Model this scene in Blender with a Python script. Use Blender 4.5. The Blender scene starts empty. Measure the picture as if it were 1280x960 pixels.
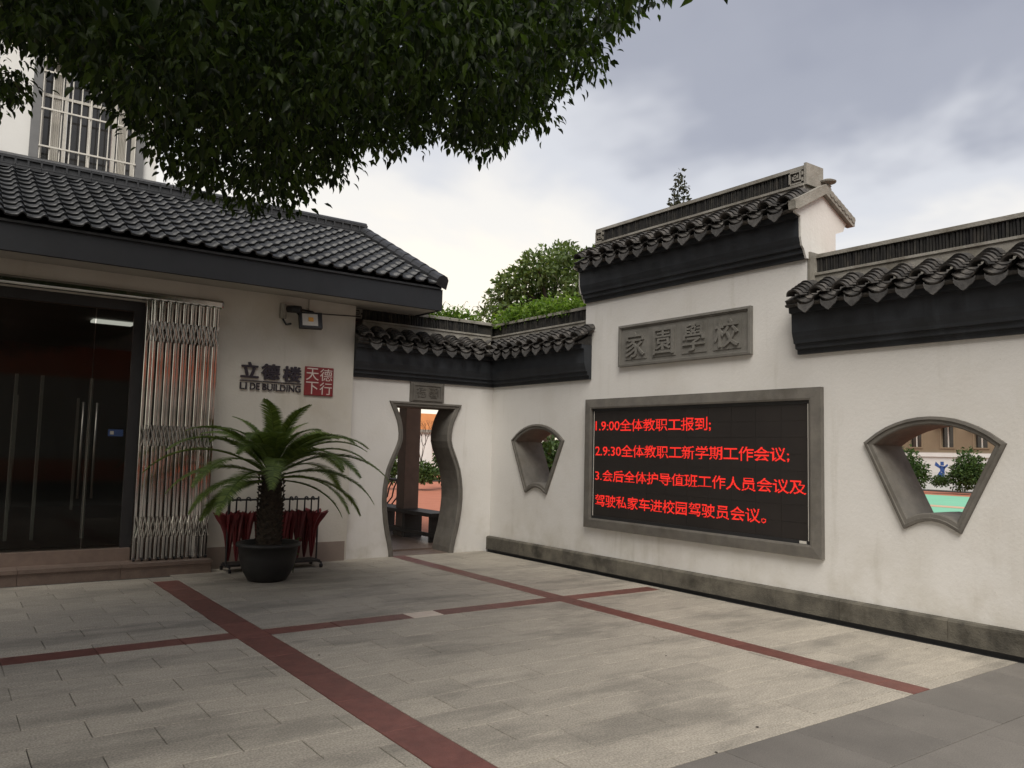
import bpy, math, random
import numpy as np
from mathutils import Matrix, Vector
from mathutils.geometry import tessellate_polygon
random.seed(7); rng = np.random.default_rng(11)
sc = bpy.context.scene; COL = sc.collection
R_ = math.radians

# ------------------------------------------------------------------ camera
CAM = Vector((-7.0895, -10.3786, 1.55))
FWD = Vector((0.58131669, 0.80952143, 0.08213381))
RGT = Vector((0.81085076, -0.58474493, 0.02438061))
DWN = Vector((0.06776396, 0.05242541, -0.99632305))
FPX = 1003.69
cd = bpy.data.cameras.new('camera'); cam = bpy.data.objects.new('camera', cd); COL.objects.link(cam)
M3 = Matrix((RGT, -DWN, -FWD)).transposed()
cam.matrix_world = Matrix.Translation(CAM) @ M3.to_4x4()
cd.sensor_fit = 'HORIZONTAL'; cd.sensor_width = 36; cd.lens = FPX/1280*36
cd.clip_start = 0.05; cd.clip_end = 1500
sc.camera = cam
def project(p):
    q = np.asarray(p, float) - np.array(CAM)
    z = q @ np.array(FWD); z = np.where(np.abs(z) < 1e-3, 1e-3, z)
    return 640 + FPX*(q @ np.array(RGT))/z, 480 + FPX*(q @ np.array(DWN))/z, z

# ------------------------------------------------------------------ world and sun
SUN_EL, SUN_AZ = R_(52), R_(216)     # azimuth clockwise from +Y : soft light from behind and left of the viewer
w = bpy.data.worlds.new('World'); sc.world = w; w.use_nodes = True
nt = w.node_tree; nt.nodes.clear()
def N(t, **k):
    n = nt.nodes.new(t)
    for a, b in k.items(): setattr(n, a, b)
    return n
def mth(op, a, b=None, c=None, clamp=False):
    n = nt.nodes.new('ShaderNodeMath'); n.operation = op; n.use_clamp = clamp
    for i, v in enumerate((a, b, c)):
        if v is None: continue
        if isinstance(v, (int, float)): n.inputs[i].default_value = v
        else: nt.links.new(v, n.inputs[i])
    return n.outputs[0]
out = N('ShaderNodeOutputWorld'); bg = N('ShaderNodeBackground'); bg.inputs[1].default_value = 0.1
sky = N('ShaderNodeTexSky'); sky.sky_type = 'NISHITA'; sky.sun_disc = False
sky.sun_elevation = SUN_EL; sky.sun_rotation = SUN_AZ
tc = N('ShaderNodeTexCoord'); sep = N('ShaderNodeSeparateXYZ'); nt.links.new(tc.outputs['Generated'], sep.inputs[0])
zc = mth('MAXIMUM', sep.outputs[2], 0.0)
den = mth('ADD', zc, 0.22)
cmb = N('ShaderNodeCombineXYZ')
nt.links.new(mth('DIVIDE', sep.outputs[0], den), cmb.inputs[0]); nt.links.new(mth('DIVIDE', sep.outputs[1], den), cmb.inputs[1])
cmb.inputs[2].default_value = 4.3
n1 = N('ShaderNodeTexNoise'); n1.inputs['Scale'].default_value = 0.95; n1.inputs['Detail'].default_value = 5; n1.inputs['Roughness'].default_value = 0.5; n1.inputs['Distortion'].default_value = 0.35
nt.links.new(cmb.outputs[0], n1.inputs['Vector'])
# low bright band of thin cloud all round the horizon, heavier cloud overhead, broken by the noise
bz = mth('SUBTRACT', zc, 0.62)
band = mth('ADD', mth('MULTIPLY', mth('MULTIPLY', bz, bz), 2.3), 0.10)
v = mth('ADD', mth('MULTIPLY', mth('SUBTRACT', n1.outputs[0], 0.5), 1.9), band)
v = mth('ADD', v, mth('MULTIPLY', mth('MAXIMUM', mth('SUBTRACT', 0.43, zc), 0.0), 1.8))
v = mth('ADD', v, 0.06)
rp = N('ShaderNodeValToRGB'); nt.links.new(v, rp.inputs[0])
cr = rp.color_ramp; cr.interpolation = 'EASE'
cr.elements[0].position = 0.0; cr.elements[0].color = (0.275, 0.285, 0.34, 1)
cr.elements[1].position = 1.0; cr.elements[1].color = (0.98, 0.885, 0.735, 1)
for pos, c in ((0.3, (0.345, 0.355, 0.405, 1)), (0.52, (0.62, 0.625, 0.65, 1)), (0.75, (0.82, 0.785, 0.73, 1))):
    e = cr.elements.new(pos); e.color = c
mul = N('ShaderNodeVectorMath'); mul.operation = 'SCALE'; nt.links.new(rp.outputs[0], mul.inputs[0]); mul.inputs['Scale'].default_value = 9.0
mx = N('ShaderNodeMix'); mx.data_type = 'RGBA'; mx.inputs[0].default_value = 0.88
nt.links.new(sky.outputs[0], mx.inputs[6]); nt.links.new(mul.outputs[0], mx.inputs[7])
nt.links.new(mx.outputs[2], bg.inputs[0]); nt.links.new(bg.outputs[0], out.inputs[0])
sd = bpy.data.lights.new('sun', 'SUN'); sd.energy = 2.8; sd.angle = R_(42); sd.color = (1.0, 0.95, 0.87)
sun = bpy.data.objects.new('sun', sd); COL.objects.link(sun)
sdir = Vector((math.sin(SUN_AZ)*math.cos(SUN_EL), math.cos(SUN_AZ)*math.cos(SUN_EL), math.sin(SUN_EL)))
sun.rotation_euler = sdir.to_track_quat('Z', 'Y').to_euler(); sun.location = (0, 0, 30)
sc.view_settings.view_transform = 'Standard'; sc.view_settings.look = 'None'
sc.view_settings.exposure = 0.5; sc.view_settings.gamma = 1.0; sc.view_settings.use_curve_mapping = False

# ------------------------------------------------------------------ materials
def mat(name, c1, c2=None, scale=6, rough=0.8, bump=0.0, bscale=60, metal=0.0, rand=0.0, stretch=(1,1,1), detail=5,
        stain=None, stain_scale=1.2, stain_pos=(0.5, 0.68), speck=0.0, speck_scale=220, spec=0.5, island=0.0, island_c=None, base_dirt=None, coat=0, streak=0):
    m = bpy.data.materials.new(name); m.use_nodes = True; t = m.node_tree
    b = t.nodes['Principled BSDF']; L = t.links.new
    b.inputs['Roughness'].default_value = rough; b.inputs['Metallic'].default_value = metal
    b.inputs['Specular IOR Level'].default_value = spec; b.inputs['Coat Weight'].default_value = coat
    g = t.nodes.new('ShaderNodeNewGeometry')
    def noise(s, d, vec=None, st=(1,1,1)):
        n = t.nodes.new('ShaderNodeTexNoise'); n.inputs['Scale'].default_value = s; n.inputs['Detail'].default_value = d
        n.inputs['Roughness'].default_value = 0.6
        mp = t.nodes.new('ShaderNodeVectorMath'); mp.operation = 'MULTIPLY'; mp.inputs[1].default_value = st
        L(g.outputs['Position'], mp.inputs[0]); L(mp.outputs[0], n.inputs['Vector']); return n.outputs[0]
    def ramp(src, a, c, ca, cb):
        r = t.nodes.new('ShaderNodeValToRGB'); L(src, r.inputs[0]); e = r.color_ramp.elements
        e[0].position = a; e[0].color = (*ca, 1); e[1].position = c; e[1].color = (*cb, 1); return r.outputs[0]
    def mixc(f, a, bb, mode='MIX'):
        x = t.nodes.new('ShaderNodeMix'); x.data_type = 'RGBA'; x.blend_type = mode
        if isinstance(f, float): x.inputs[0].default_value = f
        else: L(f, x.inputs[0])
        for i, s in ((6, a), (7, bb)):
            if isinstance(s, tuple): x.inputs[i].default_value = (*s, 1)
            else: L(s, x.inputs[i])
        return x.outputs[2]
    c2 = c2 or tuple(x*0.8 for x in c1)
    col = ramp(noise(scale, detail, st=stretch), 0.32, 0.68, c2, c1)
    if stain:
        f = ramp(noise(stain_scale, 6, st=stretch), stain_pos[0], stain_pos[1], (0,0,0), (1,1,1))
        col = mixc(f, col, mixc(1.0, col, stain, 'MULTIPLY'))
    if base_dirt:      # splash dirt: noise-broken grime rising from the foot of the wall
        z0, h, dc = base_dirt
        sp = t.nodes.new('ShaderNodeSeparateXYZ'); L(g.outputs['Position'], sp.inputs[0])
        mr = t.nodes.new('ShaderNodeMapRange'); L(sp.outputs[2], mr.inputs[0]); mr.inputs[1].default_value = z0+h; mr.inputs[2].default_value = z0
        ad = t.nodes.new('ShaderNodeMath'); ad.operation = 'MULTIPLY'; L(mr.outputs[0], ad.inputs[0]); L(ramp(noise(2.2, 7), 0.45, 0.72, (0,0,0), (1,1,1)), ad.inputs[1])
        col = mixc(ad.outputs[0], col, mixc(1.0, col, dc, 'MULTIPLY'))
    if streak:         # thin vertical rain runs and a few fine scratches
        f = ramp(noise(5.5, 4, st=(1,1,.10)), 0.56, 0.70, (0,0,0), (1,1,1)); f2 = ramp(noise(1.1, 3), 0.42, 0.62, (0,0,0), (1,1,1))
        ms = t.nodes.new('ShaderNodeMath'); ms.operation = 'MULTIPLY'; L(f, ms.inputs[0]); L(f2, ms.inputs[1])
        col = mixc(ms.outputs[0], col, mixc(1.0, col, (streak, streak*.99, streak*.96), 'MULTIPLY'))
        f = ramp(noise(34, 2), 0.70, 0.76, (1,1,1), (.72,.69,.62)); col = mixc(.6, col, mixc(1.0, col, f, 'MULTIPLY'))
    if speck:
        f = ramp(noise(speck_scale, 2), 0.38, 0.62, (1-speck,)*3, (1+speck,)*3)
        col = mixc(1.0, col, f, 'MULTIPLY')
    if rand:
        o = t.nodes.new('ShaderNodeObjectInfo')
        f = ramp(o.outputs['Random'], 0.0, 1.0, (1-rand,)*3, (1+rand, 1+rand*.96, 1+rand*.9))
        col = mixc(1.0, col, f, 'MULTIPLY')
    if island:
        ic = island_c or (1+island, 1+island, 1+island*.6)
        f = ramp(g.outputs['Random Per Island'], 0.0, 1.0, (1-island,)*3, ic)
        col = mixc(1.0, col, f, 'MULTIPLY')
    L(col, b.inputs['Base Color'])
    if rough < .95:
        rr = t.nodes.new('ShaderNodeMapRange'); L(noise(scale*2.3, 4), rr.inputs[0])
        rr.inputs[3].default_value = max(.03, rough-.1); rr.inputs[4].default_value = min(1, rough+.1); L(rr.outputs[0], b.inputs['Roughness'])
    if bump:
        bn = t.nodes.new('ShaderNodeBump'); bn.inputs['Strength'].default_value = bump; bn.inputs['Distance'].default_value = 0.01
        L(noise(bscale, 5), bn.inputs['Height']); L(bn.outputs[0], b.inputs['Normal'])
    return m
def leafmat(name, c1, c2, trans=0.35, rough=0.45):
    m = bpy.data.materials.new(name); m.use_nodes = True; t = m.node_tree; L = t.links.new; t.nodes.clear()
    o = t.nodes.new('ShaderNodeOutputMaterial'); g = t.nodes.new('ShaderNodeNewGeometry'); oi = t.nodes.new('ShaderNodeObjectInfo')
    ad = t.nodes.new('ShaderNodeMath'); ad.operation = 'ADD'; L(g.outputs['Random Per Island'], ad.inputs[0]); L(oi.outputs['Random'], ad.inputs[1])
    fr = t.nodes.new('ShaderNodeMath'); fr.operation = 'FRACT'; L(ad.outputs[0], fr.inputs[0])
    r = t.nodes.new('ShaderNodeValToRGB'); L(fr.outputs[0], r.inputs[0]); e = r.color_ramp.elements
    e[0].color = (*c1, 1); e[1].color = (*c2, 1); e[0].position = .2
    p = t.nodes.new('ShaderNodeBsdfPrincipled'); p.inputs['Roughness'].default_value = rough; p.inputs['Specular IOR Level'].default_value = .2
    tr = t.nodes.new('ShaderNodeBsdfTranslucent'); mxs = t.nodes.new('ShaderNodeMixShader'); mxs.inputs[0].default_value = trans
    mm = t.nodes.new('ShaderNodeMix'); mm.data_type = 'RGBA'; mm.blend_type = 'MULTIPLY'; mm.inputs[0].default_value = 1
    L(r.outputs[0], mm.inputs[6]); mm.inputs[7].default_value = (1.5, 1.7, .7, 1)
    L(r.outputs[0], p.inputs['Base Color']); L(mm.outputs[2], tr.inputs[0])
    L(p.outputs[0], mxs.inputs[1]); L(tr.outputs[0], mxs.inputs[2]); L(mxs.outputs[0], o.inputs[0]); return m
def emit(name, c, s):
    m = bpy.data.materials.new(name); m.use_nodes = True; b = m.node_tree.nodes['Principled BSDF']
    b.inputs['Base Color'].default_value = (c[0]*.3, c[1]*.3, c[2]*.3, 1); b.inputs['Emission Color'].default_value = (*c, 1); b.inputs['Emission Strength'].default_value = s; return m

PLASTER = mat('white_plaster', (.69,.67,.635), (.655,.635,.60), 1.3, .9, .25, 28, streak=.86, stain=(.93,.92,.90), stain_scale=.9, base_dirt=(.2, .8, (.78,.76,.70)))
PLASTER_B = mat('building_plaster', (.58,.55,.485), (.53,.50,.445), 1.6, .9, .22, 30, streak=.88, stain=(.9,.88,.84))
PLASTER_U = mat('upper_white_plaster', (.74,.73,.70), (.68,.67,.64), 1.4, .9, .1, 30)
DARK = mat('black_fascia_paint', (.020,.023,.028), (.011,.013,.016), 3, .66, .2, 30, streak=1.9, stain=(1.5,1.5,1.5), stain_scale=2.5)
FASC = mat('charcoal_fascia_paint', (.011,.013,.017), (.008,.009,.012), 2, .7, .1, 30, streak=1.6)
SOFF = mat('soffit_paint', (.42,.39,.35), (.36,.34,.30), 2, .85)
CTILE = mat('grey_clay_tile', (.085,.078,.072), (.022,.021,.020), 22, .8, .5, 90, rand=.5, stain=(1.9,1.8,1.6), stain_scale=14, stain_pos=(.55,.8))
DRIP = mat('grey_drip_tile', (.085,.081,.077), (.040,.038,.037), 18, .85, .5, 90, rand=.3)
GTILE = mat('glazed_roof_tile', (.019,.021,.024), (.009,.010,.012), 9, .40, .15, 60, rand=.4, spec=.38, stain=(1.9,1.8,1.6), stain_scale=5)
GRIDGE = mat('glazed_ridge_tile', (.034,.035,.038), (.018,.019,.021), 9, .45, .2, 60, rand=.15)
CEM = mat('weathered_cement', (.34,.32,.28), (.21,.195,.165), 4, .9, .5, 50, stain=(.55,.52,.46), stain_scale=3.5, stain_pos=(.5,.75))
RSTRIP = mat('stacked_ridge_tile', (.030,.027,.026), (.011,.011,.011), 16, .85, .5, 80, island=.55, stain=(2.2,2.0,1.9), stain_scale=5, stain_pos=(.52,.75))
FRAME = mat('carved_grey_brick', (.155,.142,.122), (.112,.103,.090), 7, .85, .3, 70, stain=(.8,.78,.74), stain_scale=3)
PLAQUE = mat('grey_stone_plaque', (.185,.175,.155), (.145,.138,.122), 6, .8, .3, 80, stain=(.75,.75,.72), stain_scale=2.5)
GRAN = mat('granite_paving', (.365,.330,.275), (.305,.277,.232), 7.0, .72, .15, 200, rand=.085, speck=.22, speck_scale=85,
           stain=(.70,.705,.71), stain_scale=1.05, stain_pos=(.50,.63), stretch=(.7,2.0,1), spec=.35)
GRAN_D = mat('dark_granite_paving', (.165,.152,.136), (.13,.12,.108), 2.2, .7, .15, 200, rand=.09, speck=.16, speck_scale=150, spec=.35)
REDG = mat('red_granite', (.165,.062,.048), (.115,.042,.033), 8, .5, .1, 200, rand=.14, speck=.2, speck_scale=170)
PALEG = mat('pale_marble', (.62,.53,.45), (.55,.46,.38), 9, .6, rand=.04)
JOINT = mat('joint_mortar', (.05,.044,.038), (.03,.026,.022), 10, .95)
PLINTH = mat('mossy_plinth_stone', (.150,.136,.108), (.07,.064,.052), 4.5, .9, .6, 60, rand=.22, streak=.5, stain=(.30,.29,.27), stain_scale=2.6, stain_pos=(.52,.72))
TILEB = mat('brown_skirting_tile', (.27,.215,.18), (.235,.19,.16), 6, .5, .05)
STEPM = mat('brown_granite_step', (.17,.125,.10), (.13,.095,.078), 10, .45, .1, 120, speck=.18, rand=.1)
STEEL = mat('polished_steel', (.60,.59,.56), (.44,.435,.41), 5, .11, 0, metal=1.0)
STEELW = mat('painted_white_metal', (.62,.59,.53), (.55,.52,.46), 8, .5)
BLACKM = mat('black_metal', (.02,.02,.021), (.014,.014,.015), 10, .5)
WOODD = mat('dark_painted_wood', (.018,.014,.012), (.010,.008,.007), 12, .6)
PILLAR = mat('brown_painted_pillar', (.16,.11,.085), (.12,.083,.065), 6, .6)
TRACK = mat('orange_rubber_track', (.42,.15,.085), (.36,.125,.07), 1.5, .9, .1, 200)
COURT = mat('green_court_paint', (.20,.50,.33), (.18,.45,.30), 1.2, .8)
COURTL = mat('pale_orange_line', (.55,.36,.24), (.50,.32,.21), 2, .8)
ASPH = mat('asphalt', (.06,.058,.055), (.045,.044,.042), 3, .95, .2, 80)
SOIL = mat('soil', (.03,.022,.016), (.018,.014,.01), 20, .95, .6, 60)
POTM = mat('black_plastic_pot', (.013,.013,.013), (.009,.009,.009), 12, .55, .1, 40, stain=(1.6,1.5,1.4), stain_scale=5)
BARK = mat('bark', (.075,.055,.04), (.035,.027,.02), 9, .95, .8, 40, stretch=(1,1,.3))
CBARK = mat('cycad_bark', (.045,.033,.024), (.018,.014,.011), 25, .95, .8, 60, island=.4)
RED_F = mat('dark_red_fabric', (.15,.016,.020), (.08,.009,.011), 9, .55, .1, 60, rand=.22)
GLASS = bpy.data.materials.new('door_glass'); GLASS.use_nodes = True
_b = GLASS.node_tree.nodes['Principled BSDF']; _b.inputs['Base Color'].default_value = (.30,.32,.31,1); _b.inputs['Roughness'].default_value = .03
_b.inputs['Transmission Weight'].default_value = 1.0; _b.inputs['IOR'].default_value = 1.25
WGLASS = mat('window_glass', (.03,.028,.026), (.022,.021,.02), 2, .12, spec=.6)
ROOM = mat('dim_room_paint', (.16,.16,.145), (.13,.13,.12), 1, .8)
DIMST = mat('dull_handle_steel', (.12,.115,.10), (.09,.085,.075), 8, .35, metal=.9)
STICK = mat('dark_blue_sticker', (.012,.035,.11), (.01,.03,.09), 9, .5)
SIGNK = mat('dark_purple_sign_metal', (.028,.020,.030), (.018,.013,.02), 9, .45)
SIGNR = mat('seal_red_acrylic', (.22,.022,.024), (.18,.018,.02), 9, .4)
SIGNW = mat('seal_white_lettering', (.62,.55,.50), (.58,.50,.46), 9, .5)
BLUEP = mat('blue_sign_paint', (.03,.09,.30), (.025,.08,.27), 9, .5)
BWALL = mat('brown_tiled_facade', (.235,.185,.12), (.20,.155,.10), .8, .9)
ORBRICK = mat('orange_tiled_roof', (.50,.19,.055), (.42,.15,.045), 1.5, .9)
WOOD_LED = mat('led_panel_black', (.020,.016,.014), (.015,.012,.011), 3, .45)
LEDRED = emit('lit_red_led', (1.0, .030, .020), .74)
PANEL = emit('lit_ceiling_panel', (1.0, .95, .85), .9)
REDB = mat('red_banner_cloth', (.80,.16,.05), (.72,.14,.045), 3, .7)
LAMPY = mat('yellow_led_chip', (.75,.38,.06), (.7,.35,.05), 9, .4)
LAMPW = mat('lamp_reflector', (.62,.60,.55), (.55,.53,.48), 9, .35)
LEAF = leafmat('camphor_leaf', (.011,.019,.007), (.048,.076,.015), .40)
LEAF2 = leafmat('round_tree_leaf', (.07,.105,.036), (.16,.205,.08), .32)
VINE = leafmat('vine_leaf', (.09,.155,.03), (.20,.28,.06), .38)
SHRUB = leafmat('shrub_leaf', (.035,.06,.02), (.075,.12,.035), .25)
CONI = leafmat('conifer_leaf', (.035,.04,.028), (.07,.075,.05), .15)
CYC = leafmat('cycad_leaf', (.070,.105,.028), (.15,.20,.052), .2, .45)

# ------------------------------------------------------------------ helpers
class Fr:
    def __init__(s, O, U, P): s.O, s.U, s.P = Vector(O), Vector(U), Vector(P)
    def __call__(s, u, p, z): return s.O + s.U*u + s.P*p + Vector((0,0,z))
SIDE = Fr((0,0,0), (0,-1,0), (-1,0,0))
BACK = Fr((0,0,0), (1,0,0), (0,-1,0))
def tag(o, label=None, cat=None, group=None, kind=None):
    for k, v_ in (('label',label),('category',cat),('group',group),('kind',kind)):
        if v_: o[k] = v_
    return o
def thing(name, label, cat, loc=(0,0,0), group=None):
    o = bpy.data.objects.new(name, None); COL.objects.link(o); o.location = loc; o.empty_display_size = .2
    return tag(o, label, cat, group)
def setparent(o, par):
    if par is None: return
    o.parent = par; m = Matrix.Identity(4); q = par
    while q is not None: m = Matrix.Translation(q.location) @ m if q.type == 'EMPTY' else m; q = q.parent
    o.matrix_parent_inverse = m.inverted()
def link(me, name, par=None, mw=None):
    o = bpy.data.objects.new(name, me); COL.objects.link(o)
    if par is not None:
        # parents are either Empties (translation only) or world-built meshes (identity)
        base = par.location.copy() if par.type == 'EMPTY' else Vector((0,0,0))
        o.parent = par; o.matrix_parent_inverse = Matrix.Translation(-base)
    if mw is not None: o.matrix_basis = mw
    return o
class MB:
    def __init__(s): s.v = []; s.f = []
    def add(s, vs, fs):
        n = len(s.v); s.v += [tuple(x) for x in vs]; s.f += [tuple(i+n for i in f) for f in fs]; return s
    def box(s, a, b):
        x0,y0,z0 = a; x1,y1,z1 = b
        return s.add([(x0,y0,z0),(x1,y0,z0),(x1,y1,z0),(x0,y1,z0),(x0,y0,z1),(x1,y0,z1),(x1,y1,z1),(x0,y1,z1)],
                     [(0,3,2,1),(4,5,6,7),(0,1,5,4),(1,2,6,5),(2,3,7,6),(3,0,4,7)])
    def fbox(s, F, u0, u1, p0, p1, z0, z1):
        a = F(u0,p0,z0); b = F(u1,p1,z1)
        return s.box((min(a.x,b.x),min(a.y,b.y),min(a.z,b.z)), (max(a.x,b.x),max(a.y,b.y),max(a.z,b.z)))
    def sweep(s, F, prof, u0, u1, m0=0, m1=0):      # prof = [(p,z)] closed
        n = len(prof)
        s.add([F(u0+m0*p, p, z) for p, z in prof] + [F(u1+m1*p, p, z) for p, z in prof],
              [(i, (i+1)%n, n+(i+1)%n, n+i) for i in range(n)] + [tuple(range(n))[::-1], tuple(range(n, 2*n))])
        return s
    def tube(s, pts, r, n=8, caps=True):
        pts = [Vector(p) for p in pts]; rs = r if isinstance(r, (list, tuple)) else [r]*len(pts)
        base = len(s.v); up = None
        for i, p in enumerate(pts):
            t = (pts[min(i+1, len(pts)-1)] - pts[max(i-1, 0)]).normalized()
            if up is None: up = Vector((0,0,1)) if abs(t.z) < .9 else Vector((1,0,0))
            a = t.cross(up).normalized(); b = a.cross(t).normalized(); up = b
            for k in range(n):
                th = 2*math.pi*k/n; s.v.append(tuple(p + (a*math.cos(th)+b*math.sin(th))*rs[i]))
        for i in range(len(pts)-1):
            for k in range(n):
                s.f.append((base+i*n+k, base+i*n+(k+1)%n, base+(i+1)*n+(k+1)%n, base+(i+1)*n+k))
        if caps: s.f.append(tuple(base+k for k in range(n))[::-1]); s.f.append(tuple(base+(len(pts)-1)*n+k for k in range(n)))
        return s
    def lathe(s, c, prof, n=32):
        base = len(s.v)
        for r, z in prof:
            for k in range(n): th = 2*math.pi*k/n; s.v.append((c[0]+r*math.cos(th), c[1]+r*math.sin(th), c[2]+z))
        for i in range(len(prof)-1):
            for k in range(n): s.f.append((base+i*n+k, base+i*n+(k+1)%n, base+(i+1)*n+(k+1)%n, base+(i+1)*n+k))
        return s
    def mesh(s, name, m, smooth=False):
        me = bpy.data.meshes.new(name); me.from_pydata(s.v, [], s.f); me.materials.append(m)
        if smooth: me.polygons.foreach_set('use_smooth', [True]*len(me.polygons))
        me.update(); return me
    def build(s, name, m, par=None, smooth=False, **k):
        o = link(s.mesh(name, m, smooth), name, par)
        return tag(o, **k) if k else o
def bev(o, wd=.006, seg=1):
    md = o.modifiers.new('bevel', 'BEVEL'); md.width = wd; md.segments = seg; md.limit_method = 'ANGLE'; return o
def offset_poly(pts, d):
    n = len(pts); res = []
    area = sum(pts[i][0]*pts[(i+1)%n][1]-pts[(i+1)%n][0]*pts[i][1] for i in range(n)); sg = 1 if area > 0 else -1
    for i in range(n):
        a, b, c = Vector(pts[i-1]), Vector(pts[i]), Vector(pts[(i+1)%n])
        e1 = (b-a).normalized(); e2 = (c-b).normalized()
        n1 = Vector((e1.y, -e1.x))*sg; n2 = Vector((e2.y, -e2.x))*sg
        bis = (n1+n2); bis = bis/max(.3, bis.length_squared)*2 if bis.length > 1e-6 else n1
        res.append(tuple(b + bis*d))
    return res
def holed(F, outer, holes, p0, p1):
    mb = MB(); loops = [outer]+holes; flat = [q for l in loops for q in l]
    tris = tessellate_polygon([[Vector((a, b, 0)) for a, b in l] for l in loops])
    mb.add([F(a, p0, b) for a, b in flat], tris); mb.add([F(a, p1, b) for a, b in flat], [t[::-1] for t in tris])
    n = len(outer); mb.add([F(a, p0, b) for a, b in outer]+[F(a, p1, b) for a, b in outer], [(i, (i+1)%n, n+(i+1)%n, n+i) for i in range(n)])
    return mb
def ring_sweep(F, loop, prof):      # prof = [(offset, p)] open polyline
    mb = MB(); n = len(loop)
    for off, p in prof: mb.v += [tuple(F(a, p, b)) for a, b in offset_poly(loop, off)]
    for j in range(len(prof)-1):
        for i in range(n): mb.f.append((j*n+i, j*n+(i+1)%n, (j+1)*n+(i+1)%n, (j+1)*n+i))
    return mb
def textmesh(s, off=0.0, ext=0.0):
    c = bpy.data.curves.new('lettering', 'FONT'); c.body = s; c.offset = off; c.extrude = ext; c.resolution_u = 3
    o = bpy.data.objects.new('lettering', c); COL.objects.link(o)
    dg = bpy.context.evaluated_depsgraph_get(); me = bpy.data.meshes.new_from_object(o.evaluated_get(dg))
    bpy.data.objects.remove(o); bpy.data.curves.remove(c); return me
def fit_text(F, s, u0, u1, z0, z1, p, m, par, name='character', off=0.0, ext=.3, depth=.01, bold=0):
    if bold:       # thicken strokes by overlaying slightly shifted copies of the solid letter
        me = textmesh(s, 0, ext); c0 = np.array([v_.co for v_ in me.vertices]); fs = [tuple(q.vertices) for q in me.polygons]; vs = []; ff = []
        for k_ in range(8):
            a_ = k_*math.pi/4; n_ = len(vs); sh = np.array([bold*math.cos(a_)*1.2, bold*math.sin(a_)*.8, 0])
            vs += [tuple(q) for q in c0*np.array([1,1,1+.012*k_])+sh]; ff += [tuple(i+n_ for i in f) for f in fs]
        bpy.data.meshes.remove(me); me = bpy.data.meshes.new(name); me.from_pydata(vs, [], ff)
    else: me = textmesh(s, off, ext)
    co = np.array([v_.co for v_ in me.vertices])
    a = co.min(0); b = co.max(0)
    for v_, c in zip(me.vertices, co):
        v_.co = F(u0+(c[0]-a[0])/(b[0]-a[0])*(u1-u0), p+depth*(c[2]-a[2])/max(1e-6, b[2]-a[2]), z0+(c[1]-a[1])/(b[1]-a[1])*(z1-z0))
    me.materials.clear(); me.materials.append(m); return link(me, name, par)

# ------------------------------------------------------------------ ground
MB().add([(-250,-250,-.06),(250,-250,-.06),(250,250,-.06),(-250,250,-.06)], [(0,1,2,3)]).build('ground', ASPH, kind='structure')
plaza = MB().box((-16,-16,-.055), (0.0,0.47,-.012)).build('plaza', JOINT, kind='structure')
MB().add([(.47,-40,0),(60,-40,0),(60,60,0),(.47,60,0)], [(0,1,2,3)]).add([(-30,.47,0),(.47,.47,0),(.47,60,0),(-30,60,0)], [(0,1,2,3)]).build('running_track', TRACK, kind='structure')
MB().add([(12,-16,.005),(29.8,-16,.005),(29.8,12,.005),(12,12,.005)], [(0,1,2,3)]).build('sports_court', COURT, kind='structure')
MB().add([(20.3,-16,.010),(21.4,-16,.010),(21.4,12,.010),(20.3,12,.010)], [(0,1,2,3)]).build('court_line', COURTL, kind='structure')
MB().box((-1.70,.02,-.03),(-.70,.468,.004)).build('threshold_stone', STEPM, plaza)
MB().add([(4,22.2,.02),(13.2,22.2,.02),(13.2,24,.02),(4,24,.02)], [(0,1,2,3)]).add([(33.9,-8,.02),(36,-8,.02),(36,30,.02),(33.9,30,.02)], [(0,1,2,3)]).build('planting_bed', SOIL, kind='structure')
MB().box((-3.2,.47,-.01),(.1,6,.03)).build('corridor_floor', STEPM, kind='structure')

A0, A1 = -5.0, -4.73          # red bands
B0, B1 = -1.68, -1.46
C0, C1 = -3.80, -3.58
cells = []
def fill(x0, x1, y0, y1, mm, L=.6, W=.3, nm='paving_slab', seed=0):
    r = random.Random(seed); y = y1; k = 0
    while y > y0+.02:
        yb = max(y0, y-W); x = x0 - (L/2 if k % 2 and nm == 'paving_slab' else 0)
        while x < x1-.01:
            xa = max(x0, x); xb = min(x1, x+L)
            if xb-xa > .04: cells.append((xa, xb, yb, y, mm, nm, r.random()))
            x += L
        y = yb; k += 1
for (xa, xb) in ((-10.2, A0), (A1, B0), (B1, -.115)):
    fill(xa, xb, C1, .02 if xa > -5 else -.46, GRAN, seed=1)
    fill(xa, xb, -7.51, C0, GRAN, seed=2)
fill(-10.2, -.115, -12.5, -7.51, GRAN_D, .6, .6, seed=3)
fill(A0, A1, -7.51, -.75, REDG, .27, .62, 'granite_strip'); fill(A0, A1, -.75, -.46, GRAN, .27, .3)
fill(B0, B1, -7.51, .2, REDG, .22, .62, 'granite_strip')
for xa, xb in ((-10.2, A0), (A1, B0), (B1, -.2)):
    x = xa
    while x < xb-.02:
        x2 = min(xb, x+.6)
        if xa == A1 and x < -3.4 <= x2: x2 = -3.4
        if xa == A1 and abs(x+3.4) < .01: x2 = -3.08; cells.append((x, x2, C0, C1, PALEG, 'granite_strip', .5)); x = x2; continue
        cells.append((x, x2, C0, C1, REDG, 'granite_strip', .5)); x = x2
cells.append((-.2, -.115, C0, C1, GRAN, 'paving_slab', .5))
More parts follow.
